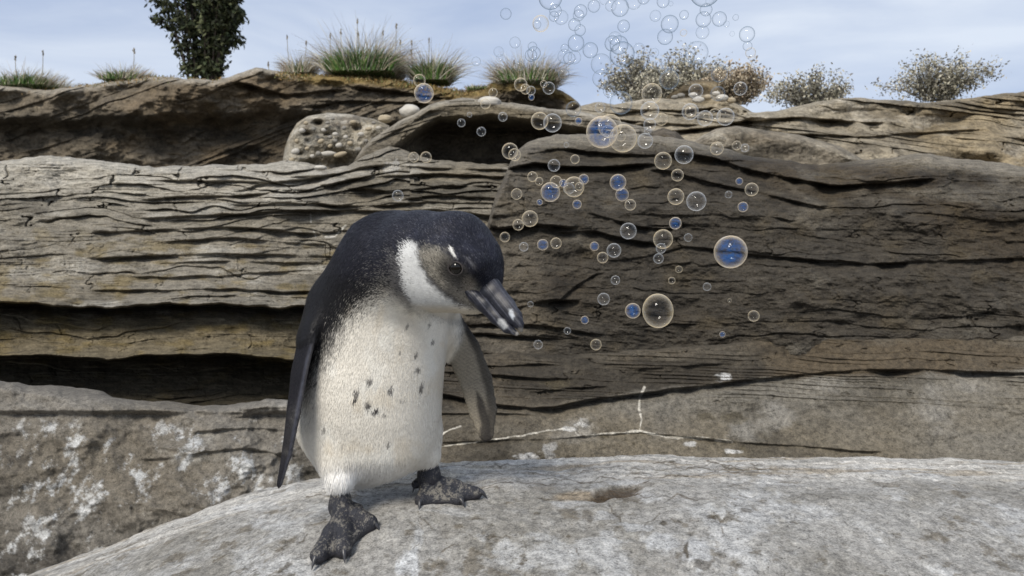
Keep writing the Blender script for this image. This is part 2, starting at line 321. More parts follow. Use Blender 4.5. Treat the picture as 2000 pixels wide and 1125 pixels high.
# low rock on the left, streaked white
lrc = rockcol((.20, .185, .16), (.15, .13, .10), (.045, .04, .034), (.34, .33, .30), 400, bed=.7)
def low_depth(px, py):
    x, z = (px - 1000) / F * 1.8, (562 - py) / F * 1.8
    Y = 1.86 - .0006 * (py - 780) + .07 * fbm(x * 3, z * 3, o=4, s=233) + .03 * fbm(x * 9, z * 12, o=5, s=235) + .006 * fbm(x * 30, z * 40, o=4, s=236)
    for i, pt in enumerate([[(380, 806), (465, 804), (520, 800), (600, 798)], [(465, 822), (540, 812), (600, 820)], [(380, 850), (480, 840), (560, 846)], [(300, 900), (480, 880), (560, 890)]]):
        Y = Y + ledge(px, py, pt, .022, seed=i + 250, wb=10, wa=12, wob=6, sharp=2.6)[0]
    return Y + .05 * np.abs(fbm(x * 5, z * 7, o=5, s=239)) - .03 * sst(812, 800, py) + .03 * np.abs(fbm(x * 15, z * 18, o=4, s=238)) * sst(430, 480, px)
def low_col(px, py, V):
    c = lrc(px, py, V) * .85
    c = mixc(c, (.50, .51, .51), sst(.10, .42, fbm(px / 34 + py / 40, py / 60 - px / 60, o=7, s=9, g=.72)) * sst(795, 850, py) * .8)
    c = mixc(c, (.05, .045, .036), sst(540, 600, px) * sst(800, 850, py) * .6)
    return c
o = sheet('streaked_rock', -1700, 700, 560, poly([(-450, 760), (-200, 720), (200, 775), (380, 800), (465, 793), (505, 784), (520, 777), (560, 780), (640, 812), (700, 850)]), lambda x: 1330 + 0 * x, 420, low_depth, low_col, M_slab, round_top=16, Rtop=.08, back=.4, seed=15, sides=[(700, 90)], Rside=.2)
tag(o, 'low grey rock with chalky white streaks left of the penguin', 'rock')

# overhanging smooth slab above the layers
def over_depth(px, py):
    x, z = (px - 1000) / F * 2.95, (562 - py) / F * 2.95
    lipy = poly([(690, 330), (740, 298), (790, 268), (830, 240), (860, 225), (960, 222), (1050, 232), (1150, 250), (1300, 270)])(px)
    Y = 2.9 + .06 * fbm(x * 2, z * 3, o=4, s=333) + .02 * fbm(x * 8, z * 18, o=5, s=335)
    s = py - lipy + 4 * fbm(px / 30, py / 30, o=3, s=8); Y = Y + .30 * sst(0, 26, s) * sst(740, 850, px) - .004 * np.maximum(s, 0) * 0
    Y = Y + ledge(px, py, [(700, 300), (745, 270), (800, 240), (840, 214)], .05, seed=340, wb=10, wa=6)[0] + lamin(px, py + .3 * px * (px < 860), 1 / 9., .014, 350)
    return Y
oc = rockcol((.19, .168, .132), (.18, .15, .10), (.08, .068, .05), (.33, .30, .25), 500)
def over_col(px, py, V):
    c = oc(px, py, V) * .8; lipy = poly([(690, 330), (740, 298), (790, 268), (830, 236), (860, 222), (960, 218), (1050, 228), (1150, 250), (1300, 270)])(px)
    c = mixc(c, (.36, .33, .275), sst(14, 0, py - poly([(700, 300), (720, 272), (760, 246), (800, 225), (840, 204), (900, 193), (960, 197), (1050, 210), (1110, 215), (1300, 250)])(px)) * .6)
    return mixc(c, (.045, .039, .032), sst(0, 22, py - lipy) * sst(790, 850, px) * .75)  # hollow under the lip: its shade is painted into the stone colour
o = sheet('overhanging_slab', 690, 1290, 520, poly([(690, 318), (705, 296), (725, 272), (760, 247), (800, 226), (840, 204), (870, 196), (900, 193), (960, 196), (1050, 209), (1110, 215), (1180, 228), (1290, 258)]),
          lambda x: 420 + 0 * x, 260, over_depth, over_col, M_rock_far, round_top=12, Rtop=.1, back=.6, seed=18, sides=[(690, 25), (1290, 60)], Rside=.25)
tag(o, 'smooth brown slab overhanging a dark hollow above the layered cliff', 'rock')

# upper right layered rocks
UB = [([(1130, 262), (1200, 246), (1300, 240), (1420, 250)], .09), ([(1200, 226), (1260, 218), (1330, 220), (1390, 216), (1460, 236)], .07), ([(1100, 240), (1160, 230), (1230, 236), (1290, 250)], .06), ([(1230, 262), (1330, 255), (1400, 250), (1469, 232)], .1), ([(1440, 240), (1560, 230), (1700, 240)], .1), ([(1560, 262), (1700, 266), (1900, 258)], .09)]
def upper_depth(px, py):
    x, z = (px - 1000) / F * 3.2, (562 - py) / F * 3.2
    Y = 3.2 - .0022 * (py - 240) + .16 * fbm(x * 2.6, z * 4, o=4, s=433) - .16 * np.abs(fbm(x * 3.2, z * 5, o=3, s=434)) + .05 * fbm(x * 6, z * 12, o=5, s=435)
    for i, (pt, d) in enumerate(UB): Y = Y + ledge(px, py, pt, d, seed=i + 450, wb=10, wa=9)[0]
    return Y + lamin(px, py - .12 * px, 1 / 11., .05, 466)
uc = rockcol((.27, .235, .175), (.24, .19, .115), (.10, .083, .058), (.42, .38, .31), 600)
o = sheet('stacked_rocks', 1110, 2500, 640, poly([(1110, 222), (1135, 207), (1160, 200), (1200, 203), (1235, 196), (1290, 192), (1340, 190), (1380, 186), (1420, 194), (1450, 208), (1469, 220), (1530, 214), (1640, 190), (1800, 200), (2000, 178), (2500, 190)]), lambda x: 420 + 0 * x, 240,
          upper_depth, uc, M_rock_far, round_top=10, Rtop=.12, back=.9, seed=22, sides=[(1110, 40)], Rside=.2)
tag(o, 'pale tan flat rocks stacked in layers at the upper right', 'rock')
def small_rock(name, xs, topp, yb, Y0, cfun, label, seed, mat=M_rock_far, amp=.05, und=None, n=200):
    def dp(px, py):
        x, z = (px - 1000) / F * Y0, (562 - py) / F * Y0
        Y = Y0 + amp * fbm(x * 4, z * 6, o=5, s=seed) + amp * .3 * fbm(x * 16, z * 24, o=4, s=seed + 1)
        if und is not None: Y = Y + .2 * sst(0, 14, py - poly(und)(px))
        return Y
    o = sheet(name, xs[0], xs[1], n, poly(topp), lambda x: yb + 0 * x, n // 2, dp, cfun, mat, round_top=18, Rtop=.12, back=.4, seed=seed, sides=[(xs[0], 30), (xs[1], 30)], Rside=.2, edge=1.5)
    tag(o, label, 'rock'); return o
small_rock('dark_rock', (1262, 1345), [(1262, 290), (1275, 258), (1295, 250), (1320, 256), (1335, 270), (1345, 290)], 340, 2.72, rockcol((.085, .072, .055), (.09, .07, .045), (.03, .027, .022), (.16, .14, .11), 700, sx=2), 'small dark rounded rock wedged under the stacked pale rocks', 31)
small_rock('ridge_rock', (1338, 1700), [(1338, 300), (1355, 276), (1375, 262), (1400, 252), (1440, 246), (1480, 252), (1560, 262), (1640, 285), (1700, 320)], 400, 2.68, rockcol((.20, .175, .135), (.18, .14, .09), (.07, .06, .045), (.36, .33, .27), 720, sx=1.5), 'brown sloping rock with a pale edge at the right, on top of the dark outcrop', 35, n=300)
small_rock('brown_bank', (1285, 1420), [(1285, 205), (1310, 180), (1335, 160), (1370, 155), (1400, 160), (1420, 200)], 260, 3.9, rockcol((.17, .13, .075), (.20, .145, .06), (.07, .055, .035), (.26, .22, .15), 740, sx=1.5), 'brown mossy mound between the pale bushes', 39)

# far bank with grass on top, left to centre
bankt = poly([(-500, 170), (-200, 150), (100, 176), (300, 148), (420, 158), (465, 142), (500, 133), (540, 139), (570, 147), (640, 148), (700, 150), (760, 155), (830, 166), (905, 178), (940, 172), (970, 162), (1010, 158), (1060, 164), (1100, 178), (1130, 200), (1160, 240)])
def bank_depth(px, py):
    x, z = (px - 1000) / F * 4.5, (562 - py) / F * 4.5
    lip = poly([(-400, 240), (465, 215), (560, 208), (640, 214), (740, 224), (820, 228), (1160, 226)])(px)
    s = py - lip + 8 * fbm(px / 50, py / 40, o=4, s=2)
    Y = 4.4 + .16 * fbm(x * 1.2, z * 2, o=4, s=533) + .13 * fbm(x * 3.5, z * 6, o=5, s=535) + .03 * fbm(x * 14, z * 20, o=4, s=536) + .20 * sst(0, 30, s)
    for i, (pt, d) in enumerate([([(480, 165), (520, 175), (560, 182), (600, 176), (650, 172)], .14), ([(600, 205), (680, 195), (760, 200), (840, 205)], .12), ([(700, 168), (780, 178), (860, 190)], .10)]):
        Y = Y + ledge(px, py, pt, d, seed=i + 550, wb=9, wa=9)[0]
    return Y + .05 * np.abs(fbm(x * 5, z * 9, o=5, s=567)) + lamin(px, py + .35 * px, 1 / 19., .03, 566)
bc = rockcol((.115, .096, .070), (.11, .082, .05), (.036, .031, .024), (.18, .155, .12), 800, sx=.6)
def bank_col(px, py, V):
    c = bc(px, py, V) * 1.25
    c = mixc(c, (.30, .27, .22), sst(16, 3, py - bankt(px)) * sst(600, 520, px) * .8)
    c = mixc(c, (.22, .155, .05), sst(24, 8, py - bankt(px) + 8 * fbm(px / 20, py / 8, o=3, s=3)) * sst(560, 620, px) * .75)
    return mixc(c, (.045, .04, .032), sst(205, 235, py) * sst(-.1, .3, fbm(px / 80, py / 60, o=3, s=44)) * .6)  # recess below the lip: patchy shade carried by the colour
o = sheet('grassy_bank', -1700, 1160, 700, bankt, lambda x: 450 + 0 * x, 300, bank_depth, bank_col, M_rock_far, round_top=10, Rtop=.14, back=2.6, seed=25, sides=[(1160, 40)], Rside=.5, capdrop=.12)
tag(o, 'dark rocky bank topped with dry moss and grass on the skyline', 'rock')

# ------------------------------------------------------------------ the pale boulder underfoot
def surf(x, Y):
    d = np.maximum(0, .1 - x); z = -.345 - .33 * d ** 3 / (1 + .6 * d ** 3) - .3 * np.maximum(0, 1.5 - Y) ** 2 / (1 + .25 * np.maximum(0, 1.5 - Y)) - 2.6 * np.maximum(0, Y - 1.53) ** 2
    z = z - .10 * np.maximum(0, x - .75) ** 2
    return z + .010 * fbm(x * 3.2, Y * 3.2, o=3, s=900)
def gY(px, py):
    """distance at which the ray through (px, py) meets the boulder"""
    Y = np.linspace(.8, 1.9, 4401); r = P(px, py, Y)
    s = r[:, 2] - surf(r[:, 0], Y); return float(Y[np.argmax(s < 0)])
nx, ny = 1500, 800
u = np.linspace(-1, 1, nx)[None]; v = np.linspace(0, 1, ny)[:, None]
Yg = .35 + 1.75 * v ** .8; Xg = u * (.75 + .78 * Yg)
Yg = Yg + 0 * Xg
Zg = surf(Xg, Yg)
pxs = 1000 + Xg / Yg * F; pys = 562.5 - Zg / Yg * F
fine = .0075 * fbm(Xg * 11, Yg * 11, o=6, s=910, g=.55) + .0018 * fbm(Xg * 70, Yg * 70, o=4, s=915)
for k in range(420):                                   # weathering pits
    cx, cy, r = rng.uniform(-1, 1), rng.uniform(.85, 1.55), rng.uniform(.0015, .005)
    if k < 6: cx, cy, r = [(.02, 1.06, .007), (.19, 1.15, .008), (.16, 1.30, .006), (.09, 1.2, .006), (.33, 1.2, .007), (.30, 1.05, .006)][k]
    i0 = int(np.clip((((cy - r * 3 - .35) / 1.75) ** 1.25) * ny, 0, ny - 1)); i1 = int(np.clip((((cy + r * 3 - .35) / 1.75) ** 1.25) * ny + 2, 0, ny))
    sl = slice(i0, i1); fine[sl] -= r * .8 * np.exp(-(((Xg[sl] - cx) / r / 1.3) ** 2 + ((Yg[sl] - cy) / r) ** 2))
# the shallow broken scar
sx, sy = (1190 - 1000) / F * gY(1190, 965), gY(1190, 965)
sm = 1 - sst(.7, 1.05, np.sqrt(((Xg - sx - .01) / .050) ** 2 + ((Yg - sy - .35 * (Xg - sx)) / .036) ** 2) + .3 * fbm(Xg * 40, Yg * 60, o=4, s=5))
fine = fine - sm * (.007 + .003 * fbm(Xg * 60, Yg * 200, o=4, s=8))
lam = lamin(Xg * 700, (Yg + .10 * Xg) * 900, 1 / 26., .0032, 921) * sst(1.33, 1.42, Yg)
Zg = Zg + fine + lam
C = np.ones(Xg.shape + (3,)) * np.array((.36, .352, .333))
C = mixc(C, (.24, .228, .20), sst(-.05, .4, fbm(Xg * 7, Yg * 7, o=6, s=930, g=.6)) * .7)
C = mixc(C, (.50, .505, .505), sst(.02, .32, fbm(Xg * 9 + 5, Yg * 9, o=7, s=940, g=.68)) * .75)
C = mixc(C, (.15, .13, .098), sst(.16, .36, fbm(Xg * 20, Yg * 20, o=7, s=950, g=.7)) * .75)
band = sst(1.33, 1.42, Yg + .04 * fbm(Xg * 6, Yg * 6, o=3, s=3))
C = mixc(C, (.62, .60, .56), band * sst(-.45, .2, fbm(Xg * 3, (Yg + .1 * Xg) * 26, o=5, s=960, g=.6)) * .75)
C = mixc(C, (.30, .25, .18), band * sst(.1, .45, fbm(Xg * 4 + 8, Yg * 30, o=5, s=970, g=.6)) * .7)
C = mixc(C, (.50, .43, .31), band * sst(.12, -.1, Xg) * sst(-.35, -.1, Xg) * sst(-.3, .3, fbm(Xg * 5, Yg * 20, o=4, s=3)) * .5)
C = mixc(C, (.06, .038, .018), sm * sst(-1.2, -.1, fbm(Xg * 60, Yg * 240, o=4, s=8)) * .9)
C = mixc(C, (.36, .28, .18), (1 - sst(.5, 1.1, np.sqrt(((Xg - sx + .055) / .05) ** 2 + ((Yg - sy) / .03) ** 2))) * .7 * (1 - sm))
for i, (a, b, r1, r2, al) in enumerate([(795, 1100, 22, 38, .8), (1300, 1060, 40, 22, .6), (1360, 1080, 34, 40, .55), (1240, 1035, 40, 10, .55), (815, 1050, 9, 26, .5), (1180, 1010, 30, 8, .4), (880, 1000, 60, 8, .3), (640, 990, 60, 10, .3), (540, 1020, 60, 14, .4), (500, 990, 40, 10, .35)]):
    C = patch(C, pxs, pys, a, b, r1, r2, (.56, .575, .59), al, 30 + i, .9)
for i, (a, b, r1, r2, al) in enumerate([(1340, 1080, 5, 18, .9), (1375, 1105, 22, 10, .7), (1018, 1100, 6, 5, .9), (1296, 1022, 11, 5, .8), (1150, 1010, 14, 12, .6), (1112, 1050, 6, 4, .8), (1395, 1010, 14, 5, .7), (1048, 1003, 8, 4, .7), (1350, 1040, 14, 8, .5), (560, 1105, 6, 26, .7), (855, 1103, 14, 9, .6), (1310, 905, 10, 2.5, .8), (1240, 950, 60, 4, .5), (870, 1040, 10, 10, .3), (1460, 1000, 16, 8, .6)]):
    C = patch(C, pxs, pys, a, b, r1, r2, (.085, .07, .048), al, 130 + i, .8, rot=.9 if i == 9 else 0)
RC = np.random.default_rng(21)
for k in range(46):                                    # hairline cracks and grain edges of the boulder
    if k < 30: a, b, ln, an = RC.uniform(600, 1500), RC.uniform(908, 975), RC.uniform(30, 150), RC.normal(-.03, .05)
    else: a, b, ln, an = RC.uniform(470, 1500), RC.uniform(985, 1120), RC.uniform(20, 60), RC.uniform(-1.2, 1.2)
    sub = (np.abs(pxs - a) < ln + 20) & (np.abs(pys - b) < ln * .8 + 12)
    if sub.sum() < 10: continue
    r0, r1 = np.where(sub.any(1))[0][[0, -1]]; q0, q1 = np.where(sub.any(0))[0][[0, -1]]; sl = (slice(r0, r1 + 1), slice(q0, q1 + 1))
    pts = [(a + t * ln * math.cos(an), b + t * ln * math.sin(an) + RC.normal(0, 2 + ln * .02)) for t in np.linspace(-.5, .5, 6)]
    C[sl] = vein(C[sl], pxs[sl], pys[sl], pts, RC.uniform(1.3, 2.4), (.10, .08, .055), k, 3, .75)
V = np.stack([Xg, Yg, Zg], -1)
V2, c0 = recentre(V); me = mesh_np('pale_boulder', V2, grid_faces(ny, nx)); setcol(me, C * .84)
tag(link('pale_boulder', me, M_slab, loc=c0), 'broad pale grey rounded boulder under the penguin\'s feet', 'rock')
print('rocks', time.time() - T0)

# ------------------------------------------------------------------ stones
def blob(seed, sub=3, rough=.18):
    import bmesh
    bm = bmesh.new(); bmesh.ops.create_icosphere(bm, subdivisions=sub, radius=1)
    v = np.array([q.co[:] for q in bm.verts]); f = np.array([[q.index for q in g.verts] for g in bm.faces]); bm.free()
    v = v * (1 + rough * fbm(v[:, 0] * 1.3 + seed, v[:, 1] * 1.3, v[:, 2] * 1.3, o=3, s=seed))[:, None]
    return v, f
M_pebble = [mat_plain('pebble_%s' % n, c, .8, .3, .3, 9) for n, c in (('pale', (.42, .40, .36)), ('tan', (.33, .28, .20)), ('grey', (.2, .19, .17)))]
peb = []
for i in range(6):
    v, f = blob(i + 3, 2); me = mesh_np('stone', v, f); me.materials.append(M_pebble[i % 3]); peb.append(me)
# conglomerate boulder with its stones
cong_top = [(548, 340), (556, 290), (566, 262), (580, 240), (600, 227), (640, 221), (690, 224), (730, 232), (760, 246), (775, 290)]
def cong_col(px, py, V):
    c = rockcol((.30, .275, .225), (.27, .23, .16), (.12, .10, .075), (.48, .45, .39), 860, sx=3, bed=.5)(px, py, V); return c
def cong_dep(px, py):
    x, z = (px - 1000) / F * 3.1, (562 - py) / F * 3.1
    Y = 3.08 + .05 * fbm(x * 5, z * 5, o=5, s=871) + .03 * np.abs(fbm(x * 22, z * 22, o=4, s=873))
    for a, b, r, d in [(622, 240, 12, .09), (600, 262, 10, .05), (668, 318, 34, .12), (585, 300, 9, .05), (640, 262, 10, .05), (606, 320, 14, .06), (700, 250, 14, .05)]:
        Y = Y + d * np.exp(-((px - a) / r) ** 2 - ((py - b) / (r * .55)) ** 2)
    return Y
cong = sheet('conglomerate_boulder', 548, 775, 260, poly(cong_top), lambda x: 420 + 0 * x, 180, cong_dep, cong_col, M_rock_far, round_top=26, Rtop=.14, back=.4, seed=29, sides=[(548, 40), (775, 40)], Rside=.2, edge=2)
tag(cong, 'pale pitted boulder studded with small stones, left above the layered cliff', 'rock')
cl = np.array(cong.location)
spots = [(577, 296, 9, 6), (627, 276, 7, 5), (645, 268, 5, 4), (655, 262, 6, 4), (690, 238, 7, 4), (672, 250, 5, 4), (705, 262, 6, 4), (600, 290, 5, 4), (612, 252, 5, 4), (590, 255, 6, 5), (570, 312, 6, 5), (640, 240, 5, 3), (662, 284, 7, 5), (684, 280, 6, 5), (700, 292, 7, 5), (640, 300, 17, 5), (665, 301, 14, 5), (622, 300, 6, 5), (610, 305, 5, 4), (720, 252, 7, 4), (650, 232, 4, 3), (632, 254, 5, 4), (580, 275, 5, 5), (655, 275, 5, 4), (675, 268, 5, 4), (645, 285, 5, 4), (715, 275, 5, 4), (740, 250, 6, 4), (598, 240, 5, 4), (730, 240, 5, 3)]
for i, (a, b, rx, rz) in enumerate(spots):
    Y = 3.03 + .02 * random.random()
    o = link('stone', peb[i % 6], parent=cong, loc=P(a, b, Y) - cl); o.scale = (rx / F * Y, rz / F * Y, rz / F * Y); o.rotation_euler = (0, random.uniform(-.3, .3), 0)
def stone(a, b, rx, rz, Y, m, label, g=None):
    v, f = blob(int(a), 4, .12); me = mesh_np('stone', v * np.array([rx, (rx + rz) / 2, rz]) / F * Y, f)
    tag(link('stone', me, M_pebble[m], loc=P(a, b, Y)), label, 'stone', g)
stone(800, 217, 20, 13, 3.0, 0, 'rounded pale stone lying on the left shoulder of the overhanging slab')
stone(752, 232, 14, 8, 3.0, 1, 'small tan rounded stone beside the conglomerate boulder')
stone(955, 201, 24, 12, 2.95, 0, 'rounded white stone on top of the overhanging slab')
stone(626, 328, 13, 5, 2.6, 0, 'small white stone on the edge of the layered cliff')
for i, (a, b, r, m, t) in enumerate([(1354, 186, 9, 0, 'cream stone at the left end of the pebble row under the pale bushes'), (1364, 195, 11, 0, 'flat cream stone lying under the leftmost cream stone of the row'), (1383, 190, 9, 1, 'tan stone in the middle of the pebble row under the bushes'), (1399, 183, 8, 0, 'cream stone standing highest in the pebble row'), (1410, 192, 12, 0, 'widest cream stone of the pebble row under the bushes'), (1428, 196, 9, 1, 'tan stone at the right end of the pebble row'), (1318, 190, 7, 2, 'small grey stone left of the cream pebble row'), (1330, 187, 8, 2, 'grey stone between the small grey stone and the cream pebbles')]):
    stone(a, b, r, r * .62, 3.15, m, t, 'stones in a row under the bushes')
print('stones', time.time() - T0)
#<PLANTS
# ------------------------------------------------------------------ plants on the skyline
M_leaf = mat_vcol('leaf', rough=.75, spec=.2, var=.3, scales=(20, 90), bump=0)
def blades_mesh(name, base, tip_dir, length, width, colour, droop=.5, seg=5, curl=None):
    """many thin tapering blades; base (n,3), tip_dir (n,3) unit, length (n), width (n), colour (n,3)"""
    n = len(base); t = np.linspace(0, 1, seg + 1)[None, :, None]
    up = np.array([0, 0, 1.0]); hor = tip_dir * [1, 1, 0]; hn = np.linalg.norm(hor, axis=1, keepdims=True) + 1e-6; hor = hor / hn
    dr = (droop if np.ndim(droop) else np.full(n, droop))[:, None, None]
    L_ = length[:, None, None]
    c = base[:, None] + tip_dir[:, None] * L_ * t + (hor[:, None] * .55 - up) * dr * L_ * t ** 2.4 * .6
    side = np.cross(tip_dir, rng.normal(size=(n, 3))); side /= np.linalg.norm(side, axis=1, keepdims=True) + 1e-9
    wdt = width[:, None, None] * (1 - t) ** .7 * .5 + .0002
    a = c - side[:, None] * wdt; b = c + side[:, None] * wdt
    V = np.stack([a, b], 2).reshape(n, -1, 3); k = (seg + 1) * 2
    f = np.array([[2 * i, 2 * i + 1, 2 * i + 3, 2 * i + 2] for i in range(seg)])
    Fc = (f[None] + (np.arange(n) * k)[:, None, None]).reshape(-1, 4)
    cc = np.repeat(colour[:, None], k, 1); me = mesh_np(name, V.reshape(-1, 3), Fc, False); setcol(me, cc.reshape(-1, 3))
    return me
def pickc(n, cols, p=None, jit=.25):
    c = np.array(cols, float)[rng.choice(len(cols), n, p=p)]; return c * (1 + jit * rng.normal(size=(n, 1)) * .6).clip(.4, 1.8)
def dirs(n, spread, lean=(0, 0)):
    a = rng.uniform(0, 2 * math.pi, n); r = np.abs(rng.normal(0, spread, n)); d = np.stack([np.cos(a) * r + lean[0], np.sin(a) * r + lean[1], np.ones(n)], -1)
    return d / np.linalg.norm(d, axis=1, keepdims=True)
def tuft(px, py, wpx, hpx, Y, label, green=1.0, stems=(), dry=1.0, group='grass tufts on the skyline'):
    s = Y / F; c = P(px, py, Y); root = tag(empty('grass_tuft', c), label, 'grass', group)
    def basept(n, k=1): return np.stack([rng.uniform(-1, 1, n) * wpx * .5 * s * k, rng.uniform(-1, 1, n) * wpx * .4 * s, -4 * s + 0 * np.zeros(n)], -1)
    n = int(16 * wpx * green)
    if n:
        b = basept(n, .85); L_ = hpx * s * rng.uniform(.3, .72, n) * (1.1 - .65 * np.abs(b[:, 0] / (wpx * .5 * s)) ** 2)
        d = dirs(n, .30); d[:, 0] += b[:, 0] / (wpx * s) * 1.0; d /= np.linalg.norm(d, axis=1, keepdims=True)
        link('green_blades', blades_mesh('green_blades', b, d, L_, rng.uniform(1.2, 2.2, n) * s, pickc(n, [(.065, .14, .035), (.10, .19, .045), (.045, .09, .025), (.17, .2, .08)]), .45), M_leaf, root)['kind'] = 'stuff'
    n = int(9 * wpx * dry)
    b = basept(n, .95); L_ = hpx * s * rng.uniform(.5, 1.35, n) * (1.05 - .4 * np.abs(b[:, 0] / (wpx * .5 * s)) ** 2)
    d = dirs(n, .42); d[:, 0] += b[:, 0] / (wpx * s) * 1.5; d /= np.linalg.norm(d, axis=1, keepdims=True)
    link('dry_blades', blades_mesh('dry_blades', b, d, L_, rng.uniform(.6, 1.1, n) * s, pickc(n, [(.42, .39, .29), (.30, .25, .18), (.5, .48, .39), (.22, .17, .14)]), rng.uniform(.1, .9, n)), M_leaf, root)['kind'] = 'stuff'
    for (sx, sy, lean) in stems:
        p1 = P(sx, sy, Y) - c; p0 = np.array([p1[0] - lean * s, 0, 0]); t = np.linspace(0, 1, 9)[:, None]
        mid = p0 + (p1 - p0) * t + np.array([lean * s * .3, 0, 0]) * np.sin(t * math.pi)
        me = tube(mid, np.linspace(.9, .5, 9) * s, 5); setcol(me, np.tile((.27, .25, .2), (len(me.vertices), 1)))
        st = link('seed_stem', me, M_leaf, root)
        n = 26; bb = mid[-1] + np.stack([rng.normal(0, .6, n) * s, rng.normal(0, .6, n) * s, -rng.uniform(0, 9, n) * s], -1)
        link('seed_head', blades_mesh('seed_head', bb, dirs(n, .5), rng.uniform(2, 4.5, n) * s, rng.uniform(1.5, 2.8, n) * s, pickc(n, [(.3, .27, .22), (.2, .18, .16), (.36, .33, .27)]), .1, 3), M_leaf, st)
def tube(path, r, k=6):
    path = np.asarray(path, float); n = len(path); r = np.broadcast_to(r, (n,))
    tan = np.gradient(path, axis=0); tan /= np.linalg.norm(tan, axis=1, keepdims=True) + 1e-9
    ref = np.array([.3, 1, .2]); a = np.cross(tan, ref); a /= np.linalg.norm(a, axis=1, keepdims=True) + 1e-9; b = np.cross(tan, a)
    th = np.linspace(0, 2 * math.pi, k, endpoint=False)
    V = path[:, None] + r[:, None, None] * (np.cos(th)[None, :, None] * a[:, None] + np.sin(th)[None, :, None] * b[:, None])
    f = [[i * k + j, i * k + (j + 1) % k, (i + 1) * k + (j + 1) % k, (i + 1) * k + j] for i in range(n - 1) for j in range(k)]
    return mesh_np('tube', V.reshape(-1, 3), f)
YB = 4.62
tuft(712, 148, 140, 96, YB, 'largest green grass tuft with tall seed heads on the bank', 1.2, [(698, 38, 8), (666, 58, 3), (645, 66, -3), (700, 64, 6), (748, 60, 2), (774, 48, 6), (735, 90, 3), (782, 78, 6)], 1.1)
tuft(845, 158, 72, 80, YB, 'rounded green grass tuft on the bank above the two overlapping bubbles', 1.1, [(804, 80, -10), (838, 76, 4), (803, 98, -8)], 1.1)
tuft(585, 142, 52, 44, YB, 'small grey dry tuft with two thin seed stems on the bank', .12, [(561, 70, -8), (598, 80, 5), (524, 122, -2)], 1.5)
tuft(1030, 164, 118, 62, 4.5, 'wispy straw coloured grass tuft with green base on the mound', .55, [(1068, 125, 5), (1004, 118, -2), (1090, 150, 12)], 1.6)
tuft(932, 172, 44, 12, 4.5, 'low scrap of dry and green grass beside the wispy tuft', .6, [], .8)
tuft(250, 158, 90, 34, YB, 'grass tuft furthest left but one on the bank', .7, [(262, 96, 4)], 1.1)
tuft(60, 172, 120, 44, YB, 'grass tuft furthest left on the bank', .7, [(84, 100, 4), (30, 110, -5)], 1.1)
# moss and short dead grass that covers the lip of the bank
n = 15000; qx = np.concatenate([rng.uniform(545, 975, n - 3000), rng.uniform(-60, 440, 3000)]); dy = rng.uniform(0, 1, n) ** 1.5
qY = 4.47 + rng.uniform(-.04, .5, n); bpx = P(qx, bankt(qx), 4.54); b = bpx.copy(); b[:, 1] = qY; b[:, 2] += .005 - np.maximum(0, 4.54 - qY) * .5 - .02 * dy * (qY < 4.6)
me = blades_mesh('dry_grass', b, dirs(n, .9), rng.uniform(.008, .028, n), rng.uniform(.004, .007, n), pickc(n, [(.28, .19, .07), (.22, .14, .05), (.33, .27, .14), (.10, .12, .04), (.17, .12, .06)]), .5, 3)
tag(link('dry_grass', me, M_leaf), 'golden brown moss and short dead grass along the top of the bank', 'grass', kind='stuff')
def leaf_cards(name, C_, size, colour):
    n = len(C_); u_ = rng.normal(size=(n, 3)); u_ /= np.linalg.norm(u_, axis=1, keepdims=True); w_ = np.cross(u_, rng.normal(size=(n, 3))); w_ /= np.linalg.norm(w_, axis=1, keepdims=True)
    s_ = size[:, None]; V = np.stack([C_ - u_ * s_, C_ - w_ * s_ * .45, C_ + u_ * s_, C_ + w_ * s_ * .45], 1).reshape(-1, 3)
    me = mesh_np(name, V, np.arange(4 * n).reshape(-1, 4), False); setcol(me, np.repeat(colour, 4, 0)); return me
def bush(px, py, wpx, hpx, Y, label, cols, name='bush', cat='bush', n=5200, sprigs=44, size=3.6, group='pale bushes on the right skyline', twig=(.2, .18, .15), trunk=False, seed=0, lobe=.30):
    s = Y / F; c = P(px, py, Y); root = tag(empty(name, c), label, cat, group); R = np.random.default_rng(seed)
    parts = []; tips = []
    for i in range(sprigs):
        a = R.uniform(-1, 1); h = R.uniform(.35, 1.0) * math.sqrt(max(.05, 1 - .75 * a * a))
        tip = np.array([a * wpx * .5 * s, R.uniform(-.4, .4) * wpx * s, h * hpx * s]); b0 = np.array([a * wpx * .12 * s, 0, -8 * s])
        t = np.linspace(0, 1, 7)[:, None]; pth = b0 + (tip - b0) * t + np.array([0, 0, .12 * hpx * s]) * np.sin(t * 3.1) + R.normal(0, 1.2, (7, 3)) * s * t
        v = tube(pth, np.linspace(1.1, .35, 7) * s * (2.2 if trunk else 1), 5); parts.append(v); tips.append(pth)
    V = []; Fs = []; k = 0
    for m in parts:
        v = np.empty(len(m.vertices) * 3, np.float32); m.vertices.foreach_get('co', v); V.append(v.reshape(-1, 3)); f = np.empty(len(m.loops), np.int32); m.loops.foreach_get('vertex_index', f); Fs.append(f.reshape(-1, 4) + k); k += len(m.vertices); bpy.data.meshes.remove(m)
    me = mesh_np('twigs', np.concatenate(V), np.concatenate(Fs)); setcol(me, np.tile(twig, (k, 1))); link('twigs', me, M_leaf, root)['kind'] = 'stuff'
    cen = np.concatenate([p[1:] for p in tips]); q = cen[R.integers(0, len(cen), n)] + R.normal(0, 1, (n, 3)) * wpx * s * .5 * lobe * .3
    cl_ = fbm(q[:, 0] / s / 14, q[:, 2] / s / 14, o=2, s=seed); cc = pickc(n, cols) * (1 + .35 * cl_[:, None])
    link('leaves', leaf_cards('leaves', q, R.uniform(.5, 1.2, n) * size * s, cc), M_leaf, root)['kind'] = 'stuff'
pale = [(.42, .40, .31), (.33, .31, .24), (.20, .19, .15), (.52, .49, .40), (.13, .12, .11)]
